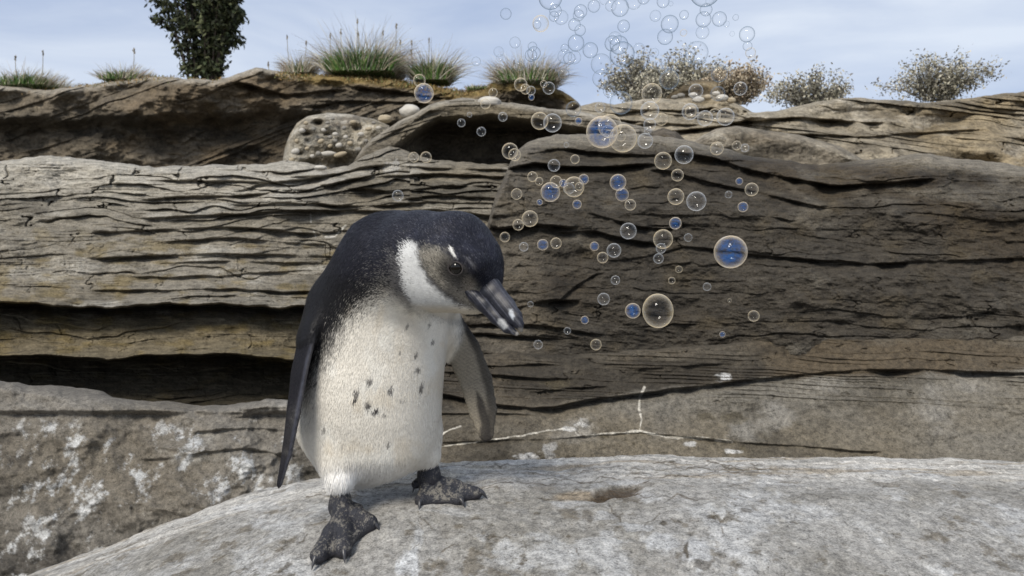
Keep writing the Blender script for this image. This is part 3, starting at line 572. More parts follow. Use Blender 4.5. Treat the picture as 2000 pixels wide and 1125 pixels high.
bush(1250, 190, 150, 84, 4.3, 'pale leafless-looking bush nearest the gap in the skyline', pale, seed=1)
bush(1330, 180, 160, 76, 4.5, 'pale bush rising behind the brown mossy mound', pale, seed=2)
bush(1440, 196, 130, 72, 4.2, 'beige bush at the right, above the cream pebble row', [(.48, .41, .30), (.36, .29, .21), (.20, .16, .12), (.56, .49, .37)], seed=3, n=6000)
bush(1290, 196, 120, 60, 4.0, 'low pale scrub filling the foot of the bushes left of the mossy mound', pale, seed=14, n=4200)
bush(1386, 200, 110, 62, 4.45, 'pale scrub between the mossy mound and the beige bush', pale, seed=15, n=4200)
bush(1450, 170, 40, 36, 4.6, 'thin grey sprig leaning up behind the beige bush', pale, seed=4, n=900, sprigs=8)
bush(1590, 205, 170, 60, 4.3, 'wide pale bush further right than the beige bush', pale, seed=5)
bush(1830, 190, 190, 80, 4.4, 'pale bush at the far right of the skyline', pale, seed=6, n=6000)
bush(396, 175, 185, 330, 6.5, 'dark tree reaching in from the left behind the grassy bank', [(.05, .065, .032), (.08, .09, .045), (.03, .035, .022)], name='tree', cat='tree', n=12000, sprigs=46, size=6.5, group=None, twig=(.05, .04, .035), trunk=True, seed=7, lobe=.22)
print('plants', time.time() - T0)
#PLANTS>
#<PENGUIN
# ------------------------------------------------------------------ the penguin
class Field:
    def __init__(s, lo, hi, h):
        s.h = h; s.lo = np.array(lo, np.float32); s.n = np.ceil((np.array(hi) - s.lo) / h).astype(int) + 1
        s.ax = [s.lo[i] + h * np.arange(s.n[i], dtype=np.float32) for i in range(3)]
        s.f = np.full(s.n, .08, np.float32)
    def box(s, lo, hi):
        a = np.clip(((np.array(lo) - s.lo) / s.h).astype(int), 0, s.n); b = np.clip(((np.array(hi) - s.lo) / s.h).astype(int) + 2, 0, s.n)
        return tuple(slice(a[i], b[i]) for i in range(3))
    def add(s, fn, lo, hi, k=.0):
        sl = s.box(lo, hi); x = s.ax[0][sl[0]][:, None, None]; y = s.ax[1][sl[1]][None, :, None]; z = s.ax[2][sl[2]][None, None, :]
        d = fn(x, y, z).astype(np.float32); a = s.f[sl]
        if k > 0:
            hh = np.clip(.5 + .5 * (a - d) / k, 0, 1); s.f[sl] = a + (d - a) * hh - k * hh * (1 - hh)
        else: s.f[sl] = np.minimum(a, d)
def surface_nets(fd):
    f = fd.f; nx, ny, nz = f.shape; cx, cy, cz = nx - 1, ny - 1, nz - 1
    ins = f < 0; cnt = np.zeros((cx, cy, cz), np.int8)
    for i in (0, 1):
        for j in (0, 1):
            for k in (0, 1): cnt += ins[i:cx + i, j:cy + j, k:cz + k]
    act = (cnt > 0) & (cnt < 8); I = np.argwhere(act); idx = -np.ones(act.shape, np.int64); idx[act] = np.arange(len(I))
    S = np.zeros((len(I), 3)); W = np.zeros(len(I))
    corners = [(i, j, k) for i in (0, 1) for j in (0, 1) for k in (0, 1)]
    vals = {c: f[I[:, 0] + c[0], I[:, 1] + c[1], I[:, 2] + c[2]] for c in corners}
    for c in corners:
        for ax in range(3):
            if c[ax] == 0:
                e = list(c); e[ax] = 1; a = vals[c]; b = vals[tuple(e)]; m = (a < 0) != (b < 0)
                t = np.where(m, a / np.where(m, a - b, 1), 0); p = np.array(c, float)[None] + np.eye(3)[ax][None] * t[:, None]
                S += p * m[:, None]; W += m
    V = fd.lo + (I + S / W[:, None]) * fd.h
    Q = []
    for ax in range(3):
        o1, o2 = [(1, 2), (2, 0), (0, 1)][ax]
        a = f.take(range(0, f.shape[ax] - 1), ax) < 0; b = f.take(range(1, f.shape[ax]), ax) < 0
        for flip, m in ((0, a & ~b), (1, ~a & b)):
            E = np.argwhere(m); E = E[(E[:, o1] > 0) & (E[:, o2] > 0) & (E[:, o1] < f.shape[o1] - 1) & (E[:, o2] < f.shape[o2] - 1)]
            def at(d1, d2):
                q = E.copy(); q[:, o1] -= d1; q[:, o2] -= d2; return idx[q[:, 0], q[:, 1], q[:, 2]]
            q = np.stack([at(1, 1), at(0, 1), at(0, 0), at(1, 0)], -1)
            Q.append(q[:, ::-1] if flip else q)
    return V.astype(np.float32), np.concatenate(Q)
def cone(a, b, ra, rb):
    a = np.array(a, float); b = np.array(b, float); d = b - a; L2 = float(d @ d) + 1e-12
    def fn(x, y, z):
        u = np.clip(((x - a[0]) * d[0] + (y - a[1]) * d[1] + (z - a[2]) * d[2]) / L2, 0, 1)
        return np.sqrt((x - a[0] - u * d[0]) ** 2 + (y - a[1] - u * d[1]) ** 2 + (z - a[2] - u * d[2]) ** 2) - (ra + (rb - ra) * u)
    m = max(ra, rb) + .04; return fn, np.minimum(a, b) - m, np.maximum(a, b) + m
def flat(a, b, wa, wb, ta, tb, ac):
    a = np.array(a, float); b = np.array(b, float); d = b - a; L_ = float(np.linalg.norm(d)); d /= L_; ac = np.array(ac, float); ac -= d * (ac @ d); ac /= np.linalg.norm(ac); nn = np.cross(d, ac)
    def fn(x, y, z):
        qx, qy, qz = x - a[0], y - a[1], z - a[2]; s = qx * d[0] + qy * d[1] + qz * d[2]; u = np.clip(s / L_, 0, 1); so = s - u * L_
        c = qx * ac[0] + qy * ac[1] + qz * ac[2]; v = qx * nn[0] + qy * nn[1] + qz * nn[2]
        W_ = wa + (wb - wa) * u; k = W_ / (ta + (tb - ta) * u)
        rho = np.sqrt(c * c + so * so + (v * k) ** 2) + 1e-6; g = np.sqrt(c * c + so * so + (v * k * k) ** 2) / rho
        return (rho - W_) / np.maximum(g, 1)
    m = max(wa, wb) + .02; return fn, np.minimum(a, b) - m, np.maximum(a, b) + m
def R_(px, Y): return px * Y / F
LY, RY = gY(668, 1022) + .002, gY(838, 968) - .012
YT = 1.31                                              # distance of the hips
# --- body, neck, head and flippers: one continuous surface
fd = Field((-.52, .98, -.385), (.03, 1.50, .145), .0030)
rows = np.array([  # py, left, right, Y centre, half depth
 (948, 690, 730, 1.31, .012), (925, 668, 790, 1.31, .050), (900, 640, 835, 1.31, .076), (880, 618, 848, 1.31, .090), (850, 600, 857, 1.31, .100), (810, 585, 861, 1.305, .108), (770, 581, 863, 1.30, .112), (730, 588, 866, 1.295, .113), (690, 598, 869, 1.29, .112),
 (650, 606, 873, 1.28, .108), (610, 616, 878, 1.27, .102), (570, 630, 880, 1.26, .094), (530, 650, 862, 1.25, .084), (490, 680, 820, 1.24, .066), (460, 710, 790, 1.235, .040)], float)
rz = (562.5 - rows[:, 0]) / F * rows[:, 3]; rl = (rows[:, 1] - 1000) / F * rows[:, 3]; rr = (rows[:, 2] - 1000) / F * rows[:, 3]
def sm(z, a):
    zz = np.linspace(rz[0], rz[-1], 200); v = np.interp(zz, rz, a); k = np.hanning(13); k /= k.sum(); v = np.convolve(np.pad(v, 6, 'edge'), k, 'valid'); return np.interp(z, zz, v)
def torso(x, y, z):
    zc = np.clip(z, rz[0], rz[-1]); l = sm(zc, rl); r = sm(zc, rr); cy_ = sm(zc, rows[:, 3]); hy = sm(zc, rows[:, 4]); cxx = (l + r) / 2; hx = (r - l) / 2
    q = (np.abs((x - cxx) / hx) ** 2.25 + np.abs((y - cy_) / hy) ** 2.25) ** (1 / 2.25); d = (q - 1) * np.minimum(hx, hy)
    return np.maximum(d, np.maximum(z - rz[-1], rz[0] - z))
fd.add(torso, (-.42, 1.1, -.36), (-.02, 1.5, .13))
def addc(F_, px1, py1, Y1, r1, px2, py2, Y2, r2, k): F_.add(*cone(P(px1, py1, Y1), P(px2, py2, Y2), R_(r1, Y1), R_(r2, Y2)), k=k)
addc(fd, 738, 560, 1.245, 99, 768, 520, 1.215, 103, .03)
addc(fd, 768, 520, 1.215, 103, 822, 508, 1.16, 92, .02)
addc(fd, 822, 508, 1.16, 92, 888, 500, 1.115, 84, .015)
addc(fd, 888, 500, 1.115, 83, 922, 520, 1.10, 62, .012)
addc(fd, 922, 520, 1.10, 59, 944, 552, 1.09, 36, .012)
addc(fd, 885, 545, 1.11, 64, 925, 575, 1.095, 38, .012)
addc(fd, 838, 540, 1.145, 70, 885, 545, 1.11, 64, .015)
addc(fd, 925, 575, 1.095, 38, 948, 588, 1.085, 22, .010)
addc(fd, 880, 500, 1.05, 22, 925, 520, 1.05, 18, .03)         # brow ridge over the eye
# leg tufts and shoulders, tail
addc(fd, 655, 850, 1.275, 66, 664, 934, LY, 28, .03); addc(fd, 822, 852, 1.32, 40, 834, 890, RY, 27, .02)
addc(fd, 655, 600, 1.26, 52, 640, 660, 1.255, 40, .03); addc(fd, 840, 600, 1.33, 50, 868, 650, 1.335, 26, .03)
fd.add(*flat(P(720, 890, 1.40), P(700, 925, 1.44), .035, .022, .014, .006, (1, 0, 0)), k=.02)
LF = [((636, 575), 1.225, 34, 14), ((603, 645), 1.205, 37, 10), ((585, 725), 1.195, 36, 8), ((574, 800), 1.19, 31, 7), ((561, 880), 1.195, 22, 5.5), ((546, 945), 1.19, 9, 4)]
RF = [((868, 625), 1.345, 34, 9), ((905, 685), 1.335, 37, 6.5), ((930, 745), 1.325, 35, 6), ((943, 800), 1.31, 30.5, 5.2), ((950, 846), 1.30, 17.5, 4.2)]
flips = []
for FL, ac in ((LF, (.56, -.83, .05)), (RF, (1, -.15, .35))):
    fs = []
    for (a, Ya, wa, ta), (b, Yb, wb, tb) in zip(FL[:-1], FL[1:]):
        pr = flat(P(*a, Ya), P(*b, Yb), wa * .85e-3, wb * .85e-3, ta * 1e-3, tb * 1e-3, ac); fs.append(pr)
    flips.append(fs)
for FL, fs in zip((LF, RF), flips):
    for i, pr in enumerate(fs): fd.add(*pr, k=.018 if i == 0 else .0015)
V, Q = surface_nets(fd)
for _ in range(3):                                      # relax the net a little
    e = np.concatenate([Q[:, [0, 1]], Q[:, [1, 2]], Q[:, [2, 3]], Q[:, [3, 0]]]); S = np.zeros_like(V); n_ = np.zeros(len(V), np.float32)
    for d in range(3): S[:, d] = np.bincount(e[:, 0], V[e[:, 1], d], len(V)) + np.bincount(e[:, 1], V[e[:, 0], d], len(V))
    n_ = np.bincount(e.ravel(), minlength=len(V)); V = (.5 * V + .5 * S / n_[:, None]).astype(np.float32)
print('penguin verts', len(V), time.time() - T0)
def polymask(x, y, pts, soft):
    pts = np.array(pts, float); d = np.full(x.shape, 1e9); ins = np.zeros(x.shape, bool)
    for (ax, ay), (bx, by) in zip(pts, np.roll(pts, -1, 0)):
        dx, dy = bx - ax, by - ay; u_ = np.clip(((x - ax) * dx + (y - ay) * dy) / (dx * dx + dy * dy), 0, 1); d = np.minimum(d, np.hypot(x - ax - u_ * dx, y - ay - u_ * dy))
        c = ((ay > y) != (by > y)) & (x < (bx - ax) * (y - ay) / (by - ay + 1e-12) + ax); ins ^= c
    return sst(-soft, soft, np.where(ins, d, -d))
SPOTS = [(613, 750, 5, 9, .7), (722, 745, 6, 8, .8), (763, 762, 5, 8, .8), (696, 767, 6, 8, .8), (693, 782, 4, 6, .95), (718, 792, 6, 8, .9), (733, 802, 6, 6, 1), (823, 757, 4, 10, .8), (816, 722, 4, 7, .8), (813, 692, 3, 6, .7), (845, 668, 3, 6, .7), (838, 635, 3, 5, .6), (796, 637, 3, 6, .6), (781, 690, 2, 6, .5), (632, 840, 4, 7, .6), (759, 868, 4, 6, .7), (787, 783, 5, 2, .7), (752, 808, 4, 2.5, .8), (668, 872, 2, 7, .3)]
BELLY = [(560, 990), (566, 850), (590, 790), (618, 735), (650, 675), (680, 628), (715, 596), (752, 578), (800, 590), (850, 612), (905, 625), (905, 990)]
BAND = [(784, 480), (800, 470), (812, 476), (816, 495), (823, 524), (837, 549), (862, 573), (890, 593), (930, 605), (952, 610), (945, 640), (840, 640), (800, 588), (784, 545), (778, 505)]
FACE = [(816, 486), (845, 478), (872, 492), (884, 508), (905, 522), (925, 545), (950, 575), (958, 605), (935, 606), (900, 592), (866, 570), (838, 540), (822, 512)]
def fdist(fs, p):
    return np.min([fn(p[:, 0], p[:, 1], p[:, 2]) for fn, _, _ in fs], 0)
def pcol(p, nrm, grain=1.0):
    x = p[:, 0] / p[:, 1] * F + 1000; y = 562.5 - p[:, 2] / p[:, 1] * F; r = rng.normal(size=len(x)) * grain
    nx_ = x + 6 * r * 0 + 5 * fbm(x / 9, y / 9, o=3, s=1); ny_ = y + 5 * fbm(x / 9, y / 9, o=3, s=2)
    c = np.ones((len(x), 3)) * np.array((.0125, .013, .020)); c = c * (1 + .35 * fbm(x / 30, y / 22, o=3, s=4) + .25 * r)[:, None]
    c = c + .026 * np.clip(r - .9, 0, 1.2)[:, None] * (grain > .5)
    c = mixc(c, (.012, .012, .014), sst(500, 600, y + .5 * (690 - x)))
    b = polymask(nx_ + 6 * r, ny_ + 6 * r, BELLY, 26)
    grey = polymask(nx_ + 16 * r, ny_ + 16 * r, [(655, 690), (682, 625), (712, 590), (745, 550), (775, 525), (790, 560), (830, 600), (850, 640), (700, 660)], 24)
    c = mixc(c, (.17, .165, .155), grey * (.45 + .35 * np.clip(r, -1, 1)))
    cream = np.ones((len(x), 3)) * np.array((.80, .765, .69)); cream = mixc(cream, (.84, .82, .76), sst(.0, .5, fbm(x / 40, y / 60, o=3, s=6))); cream = mixc(cream, (.74, .67, .55), sst(.1, .6, fbm(x / 34, y / 46, o=4, s=8)) * .6)
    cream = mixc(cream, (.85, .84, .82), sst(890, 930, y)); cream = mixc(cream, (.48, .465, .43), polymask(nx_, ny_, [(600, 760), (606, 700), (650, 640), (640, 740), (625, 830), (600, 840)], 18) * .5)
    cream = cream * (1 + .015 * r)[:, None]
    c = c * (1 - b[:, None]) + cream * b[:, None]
    for sx_, sy_, rx_, ry_, a_ in SPOTS:
        q = ((x - sx_ - .25 * (sy_ - y)) / rx_) ** 2 + ((y - sy_) / ry_) ** 2; c = mixc(c, (.045, .042, .045), sst(1.6, .35, q + .6 * r) * a_)
    # head
    hd = polymask(x, y, [(772, 400), (1000, 400), (1000, 616), (940, 618), (870, 622), (835, 607), (800, 590), (778, 560), (765, 500)], 5) 
    dk = np.ones((len(x), 3)) * np.array((.013, .014, .022)) * (1 + .3 * r + .5 * sst(.1, .6, fbm(x / 14, y / 14, o=2, s=9)))[:, None]
    dk = dk + .035 * np.clip(r - .8, 0, 1.2)[:, None] * (grain > .5)
    h = dk
    m = polymask(nx_ + 5 * r, ny_ + 5 * r, FACE, 9); f_ = np.ones((len(x), 3)) * np.array((.11, .105, .094)); f_ = mixc(f_, (.22, .205, .175), polymask(nx_, ny_, [(820, 492), (858, 488), (868, 520), (870, 560), (840, 538)], 14)); f_ = mixc(f_, (.055, .052, .052), sst(50, 14, np.hypot(x - 897, (y - 528) * .8)) * .8)
    f_ = mixc(f_, (.19, .17, .145), sst(20, 8, np.hypot(x - 915, y - 556)) * .7); f_ = f_ * (1 + .35 * r)[:, None]; h = h * (1 - m[:, None]) + f_ * m[:, None]
    m = polymask(nx_ + 4 * r, ny_ + 4 * r, BAND, 7); w_ = np.ones((len(x), 3)) * np.array((.58, .59, .59)) * (1 + .06 * r)[:, None]; w_ = mixc(w_, (.58, .53, .44), sst(590, 608, y)); h = h * (1 - m[:, None]) + w_ * m[:, None]
    h = mixc(h, (.68, .68, .66), polymask(x + r, y + r, [(877, 482), (883, 483), (890, 498), (892, 505), (888, 503), (880, 492)], 2.0))
    h = mixc(h, (.3, .3, .32), polymask(x + 2 * r, y + 2 * r, [(908, 502), (916, 506), (930, 522), (928, 528), (918, 516)], 3) * .22)
    # mottled dark seam below the white band
    hm = hd * sst(-.7, .7, (x - 772) * .05 + r * .6); seam = polymask(nx_ + 6 * r, ny_ + 6 * r, [(760, 490), (782, 495), (790, 555), (812, 588), (850, 609), (885, 617), (838, 624), (792, 606), (768, 560)], 7)
    c = c * (1 - hm[:, None]) + h * hm[:, None]; c = mixc(c, (.10, .098, .10), seam * (.6 + .35 * np.clip(r, -1, 1)) * (1 - m))
    # the back of the bird
    bk = sst(.15, .55, nrm[:, 1] + .08 * r); c = mixc(c, (.013, .014, .020), bk * (1 - sst(885, 915, y)))
    # flippers
    fl = sst(.003, -.0005, fdist(flips[0][1:], p)) * sst(640, 690, y + 0 * x); lf = np.ones((len(x), 3)) * np.array((.013, .013, .017)) * (1 + .25 * r)[:, None]
    lf = mixc(lf, (.075, .08, .105), sst(8, 2, np.abs(x - np.interp(y, [620, 700, 800, 880, 950], [627, 603, 583, 570, 552]))) * sst(610, 660, y) * .7)  # bluish sheen painted as a streak down the flipper
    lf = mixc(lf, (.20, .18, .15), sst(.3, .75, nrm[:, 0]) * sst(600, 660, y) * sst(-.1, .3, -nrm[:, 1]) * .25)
    c = c * (1 - fl[:, None]) + lf * fl[:, None]
    fr = sst(.0035, -.0005, fdist(flips[1], p)) * sst(862, 874, x); rf = np.ones((len(x), 3)) * np.array((.27, .24, .19)) * (1 + .12 * r)[:, None]
    rf = mixc(rf, (.10, .09, .07), sst(670, 620, y) * .8)
    rf = mixc(rf, (.025, .023, .022), sst(-24, -13, x + 1.5 * r - np.interp(y, [610, 640, 690, 740, 760, 800, 840, 860], [903, 922, 946, 960, 966, 970, 968, 958])) * (.75 + .25 * sst(700, 640, y)))
    rf = mixc(rf, (.035, .032, .03), polymask(x + 2 * r, y + 3 * r, [(930, 762), (944, 780), (958, 825), (962, 870), (930, 870), (940, 830), (932, 795)], 4) * .9)
    rf = rf * (1 + .18 * np.sin(y * 1.1 + x * .5))[:, None]
    rf = mixc(rf, (.46, .43, .37), sst(3, 0, np.abs(x - np.interp(y, [690, 730, 790, 840], [872, 886, 906, 924]))) * .5)
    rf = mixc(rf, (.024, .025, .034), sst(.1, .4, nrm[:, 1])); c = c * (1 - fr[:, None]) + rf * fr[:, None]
    tl = sst(1.385, 1.40, p[:, 1]); c = mixc(c, (.02, .019, .018), tl)
    return np.clip(c, .004, .85), np.maximum(fl, fr)
M_skin = mat_vcol('down', rough=.8, spec=.1, var=.18, scales=(120, 500), bump=.3, bdist=.0015)
M_plume = mat_vcol('plumage', rough=.5, spec=.2, var=.1, scales=(150, 500), bump=0)
root = tag(empty('penguin', P(760, 1000, 1.3)), 'young black and white penguin leaning forward on the pale boulder, looking down right', 'penguin')
rc0 = np.array(root.location)
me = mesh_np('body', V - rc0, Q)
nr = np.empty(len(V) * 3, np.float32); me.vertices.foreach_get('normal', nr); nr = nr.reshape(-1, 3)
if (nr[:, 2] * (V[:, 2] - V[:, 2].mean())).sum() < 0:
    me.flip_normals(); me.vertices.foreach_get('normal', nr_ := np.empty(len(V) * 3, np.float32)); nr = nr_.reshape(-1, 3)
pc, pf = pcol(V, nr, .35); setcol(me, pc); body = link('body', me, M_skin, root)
# plumage: short overlapping feather tips lying along the body
tri = V[Q[:, :3]]; ar = np.linalg.norm(np.cross(tri[:, 1] - tri[:, 0], tri[:, 2] - tri[:, 0]), axis=1); NB = 260000
ii = rng.choice(len(Q), NB, p=ar / ar.sum()); u_ = rng.random((NB, 1)); v_ = rng.random((NB, 1)); q = V[Q[ii]]
pb = (q[:, 0] * (1 - u_) + q[:, 1] * u_) * (1 - v_) + (q[:, 3] * (1 - u_) + q[:, 2] * u_) * v_; nb = nr[Q[ii, 0]]
X_ = pb[:, 0] / pb[:, 1] * F + 1000; Y_ = 562.5 - pb[:, 2] / pb[:, 1] * F
cb, fb = pcol(pb, nb, 1.0)
bk_ = P(950, 580, 1.07); away = pb - bk_; away /= np.linalg.norm(away, axis=1, keepdims=True)
hw = (sst(.26, .14, np.linalg.norm(pb - bk_, axis=1)))[:, None]
fl_ = away * hw + np.array([[-.12, .1, -1.0]]) * (1 - hw) + np.where((X_ < 700) & (Y_ < 640), -.35, 0)[:, None] * np.array([[1, 0, 0]])
fl_ = fl_ - nb * (fl_ * nb).sum(1, keepdims=True); fl_ /= np.linalg.norm(fl_, axis=1, keepdims=True) + 1e-6
fl_ = fl_ + rng.normal(0, .10, (NB, 3)) + nb * rng.uniform(.02, .11, (NB, 1)) * (1 + .6 * (cb[:, :1] < .1)); fl_ /= np.linalg.norm(fl_, axis=1, keepdims=True)
Ln = rng.uniform(.0042, .0078, NB) * (1 - .35 * hw[:, 0]); Ln = np.where(fb > .5, Ln * .42, Ln)
hem = sst(885, 920, Y_) * (fb < .5); Ln = Ln * (1 + 1.6 * hem); near = np.linalg.norm(pb - bk_, axis=1); Ln *= np.clip(near / .05, .25, 1)
eyep = P(890, 524, 1.03)
sd_ = np.cross(fl_, nb); sd_ /= np.linalg.norm(sd_, axis=1, keepdims=True) + 1e-6; wd = rng.uniform(.0005, .0010, (NB, 1)) * np.where(fb > .5, .6, 1)[:, None]
keep = (np.hypot(X_ - 890, (Y_ - 524)) > 15) | (pb[:, 1] > 1.15); keep &= rng.random(NB) < np.where(fb > .5, .6, 1)
V3 = np.stack([pb - sd_ * wd, pb + sd_ * wd, pb + fl_ * Ln[:, None]], 1)[keep].reshape(-1, 3); C3 = np.repeat(cb[keep], 3, 0); N3 = np.repeat((nb + .035 * rng.normal(size=nb.shape))[keep], 3, 0)
pm = mesh_np('plumage', V3 - rc0, np.arange(len(V3)).reshape(-1, 3)); setcol(pm, C3)
N3 /= np.linalg.norm(N3, axis=1, keepdims=True)
try: pm.normals_split_custom_set_from_vertices(N3.astype(np.float32))
except Exception as e: print('custom normals', e)
pl = link('plumage', pm, M_plume, root); pl['kind'] = 'stuff'
print('plumage', len(pm.polygons), time.time() - T0)
# --- beak
def fine_part(name, prims, lo, hi, h, mat, colfn, label=None, relax=1):
    g = Field(lo, hi, h); 
    for pr, k in prims: g.add(*pr, k=k)
    V, Q = surface_nets(g); c = np.array((lo)) * 0 + V.mean(0)
    m = mesh_np(name, V - rc0, Q); n = np.empty(len(V) * 3, np.float32); m.vertices.foreach_get('normal', n); n = n.reshape(-1, 3)
    if ((V - V.mean(0)) * n).sum() < 0: m.flip_normals(); n = -n
    setcol(m, colfn(V, n)); o = link(name, m, mat, root)
    if label: o['label'] = label
    return o
def pixof(p): return p[:, 0] / p[:, 1] * F + 1000, 562.5 - p[:, 2] / p[:, 1] * F
M_beak = mat_vcol('beak', rough=.42, spec=.32, var=.4, scales=(160, 600), bump=.35, bdist=.0006)
def beakcol(p, n):
    x, y = pixof(p); t = (x - 945) * .62 + (y - 560) * .78; s = (x - 945) * .78 - (y - 560) * .62
    c = np.ones((len(x), 3)) * np.array((.011, .012, .019)); c = mixc(c, (.07, .073, .09), sst(.05, .45, fbm(s / 2.2, t / 60, o=4, s=3)) * .75)
    c = mixc(c, (.06, .06, .075), sst(8, 0, np.abs(s - 16)) * sst(80, 30, t) * .5)
    c = mixc(c, (.33, .36, .40), polymask(x + 2 * fbm(x / 3, y / 3, s=5), y, [(994, 604), (1000, 604), (1005, 616), (1002, 626), (994, 614)], 2.5) * .9)
    c = mixc(c, (.26, .27, .28), polymask(x + 2 * fbm(x / 3, y / 3, s=5), y, [(973, 622), (986, 624), (992, 640), (984, 644), (972, 632)], 2.5) * .8)
    c = mixc(c, (.35, .33, .3), polymask(x, y, [(1012, 641), (1022, 640), (1018, 660), (1004, 660)], 2) * .5)
    return c
def seq(pts, ac, tk):
    return [(flat(P(a[0], a[1], a[3]), P(b[0], b[1], b[3]), R_(a[2], 1.06), R_(b[2], 1.06), R_(a[2] * tk, 1.06), R_(b[2] * tk, 1.06), ac), .004) for a, b in zip(pts[:-1], pts[1:])]
acb = (.78, 0, .62)
up = seq([(936, 553, 26, 1.085), (956, 565, 24.5, 1.07), (987, 598, 19.5, 1.055), (1005, 620, 15.0, 1.045), (1014, 634, 8.5, 1.04), (1017.5, 645, 4, 1.04)], acb, .62)
lo_ = seq([(908, 566, 5, 1.066), (926, 578, 12, 1.066), (945, 594, 15, 1.062), (969, 619, 13.5, 1.056), (991, 640, 10.5, 1.047), (1009, 652, 4.5, 1.04)], acb, .75)
fine_part('upper_bill', up, (-.075, 1.0, -.075), (.03, 1.11, .035), .0011, M_beak, beakcol)
fine_part('lower_bill', lo_, (-.075, 1.0, -.080), (.03, 1.11, .020), .0011, M_beak, beakcol)
# --- eyes
def hit(px, py):
    Y = np.arange(.98, 1.2, .0005); p = P(px, py, Y); i = np.clip(np.round((p - fd.lo) / fd.h).astype(int), 0, fd.n - 1); s = fd.f[i[:, 0], i[:, 1], i[:, 2]]
    return p[np.argmax(s < 0)] if (s < 0).any() else P(px, py, 1.06)
ep = hit(890, 524); e1, e2, e3 = hit(880, 524), hit(900, 524), hit(890, 512); en = np.cross(e2 - e1, e3 - ep); en /= np.linalg.norm(en); en = en if en[1] < 0 else -en
m_, n_, l_, b_, o_ = mat_new('eye'); b_.inputs['Base Color'].default_value = (.006, .005, .004, 1); b_.inputs['Roughness'].default_value = .03; b_.inputs['Specular IOR Level'].default_value = .35
import bmesh
def uvs(name, r, mat, parent, loc, seg=32, sc_=(1, 1, 1)):
    bm = bmesh.new(); bmesh.ops.create_uvsphere(bm, u_segments=seg, v_segments=seg // 2, radius=r)
    me = bpy.data.meshes.new(name); bm.to_mesh(me); bm.free(); me.polygons.foreach_set('use_smooth', np.ones(len(me.polygons), bool)); o = link(name, me, mat, parent, loc); o.scale = sc_; return o
eye = uvs('eye', .0098, m_, root, ep - en * .0046 - rc0)
xa = np.cross([0, 0, 1.], en); xa /= np.linalg.norm(xa); ya = np.cross(en, xa)
th = np.linspace(0, 2 * math.pi, 41)[:-1]
ring = [ep + en * .0006 + xa * math.cos(a) * .0101 + ya * math.sin(a) * .0092 for a in np.linspace(0, 2 * math.pi, 41)]
me = tube(np.array(ring) - rc0 , .0013, 8); setcol(me, np.tile((.055, .05, .05), (len(me.vertices), 1))); lid = link('eyelid', me, M_skin, root)
mir = np.array([0.03, .125, .0])                         # the other eye, on the far side of the head
eye2 = uvs('eye', .0088, m_, root, ep + np.array([.035, .105, .002]) - rc0)
# --- feet
M_foot = mat_vcol('foot_skin', rough=.6, spec=.4, var=.3, scales=(140, 420), bump=.9, bdist=.0012, vor=420)
def footcol(p, n):
    x, y = pixof(p); c = np.ones((len(x), 3)) * np.array((.020, .021, .028))
    c = mixc(c, (.19, .178, .155), sst(.05, .2, .22 * fbm(p[:, 0] * 28, p[:, 2] * 28 + p[:, 1] * 20, o=2, s=22) +  fbm(p[:, 0] * 150 + 3, p[:, 2] * 95 + p[:, 1] * 50, o=6, s=21, g=.9)) * sst(-.3, .5, n[:, 2]) * .75)
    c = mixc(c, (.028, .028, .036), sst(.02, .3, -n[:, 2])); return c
M_claw = mat_plain('claw', (.03, .03, .034), .35, .5, .3, 200)
def G(px, py, up=0): p = P(px, py, gY(px, py)); p[2] += up; return p
def claw(parent, a, b, r, bend):
    a, b = np.array(a), np.array(b); t = np.linspace(0, 1, 8)[:, None]; mid = a + (b - a) * t + np.array(bend) * np.sin(t * math.pi)
    me = tube(mid - rc0, r * (1 - np.linspace(0, 1, 8) ** 1.6) + .0004, 8); link('claw', me, M_claw, parent)
def foot(tt, ank, heel, toes, hind, rt):
    hl = G(*heel, .015); pr = [(cone(tt[0], ank[0], tt[1], ank[1]), .0), (cone(ank[0], hl, ank[1], .015), .012)]; tips = []
    for (kx, ky), (tx, ty), r in toes:
        tp = G(tx, ty, r * .82); kn = hl * .45 + tp * .55 + np.array([0, 0, .0075]); tips.append(tp)
        pr += [(cone(hl + np.array([0, 0, .004]), kn, .014, r * .95), .008), (cone(kn, tp, r * .88, r), .006)]
    for a, b in zip(tips[:-1], tips[1:]):
        for s in np.linspace(.08, .92, 13):
            e = a + (b - a) * s; e = hl + (e - hl) * (1.02 - .62 * s * (1 - s)); e[2] = surf(e[0], e[1]) + .0065; pr.append((cone(hl + np.array([0, 0, .006]), e, .0125, .0055), .007))
    h0, h1, hr = hind; pr.append((cone(h0, h1, hr * .8, hr), .005))
    al = np.array([p for q_, _ in pr for p in (q_[1], q_[2])]); lo, hi = al.min(0) + .03, al.max(0) - .03
    o = fine_part('foot', pr, lo, hi, .0013, M_foot, footcol)
    for ((kx, ky), (tx, ty), r), tp in zip(toes, tips):
        d = tp - hl; d[2] = 0; d /= np.linalg.norm(d); e = P(kx, ky, tp[1]) ; e = tp + d * .021; e[2] = surf(e[0], e[1]) + .0012
        sx = (kx - 1000) / F * e[1]; e[0] = .4 * e[0] + .6 * sx; claw(o, tp + d * .003 + np.array([0, 0, .003]), e, .0052, (0, 0, .004))
    d = h1 - h0; d /= np.linalg.norm(d); claw(o, h1, h1 + d * .009 + np.array([0, 0, -.009]), .0028, (0, 0, .002)); return o
hY = gY(668, 1022); print('foot Y', hY, gY(668, 1085), gY(838, 968), gY(825, 990))
foot((P(664, 935, hY + .008), .0145), (P(665, 990, hY), .0165), (672, 1030), [((608, 1114), (622, 1098), .0125), ((676, 1102), (670, 1086), .0135), ((744, 1044), (720, 1037), .0145)], (P(685, 985, hY + .012), P(701, 992, hY + .022), .0068), .01)
hY2 = gY(838, 968)
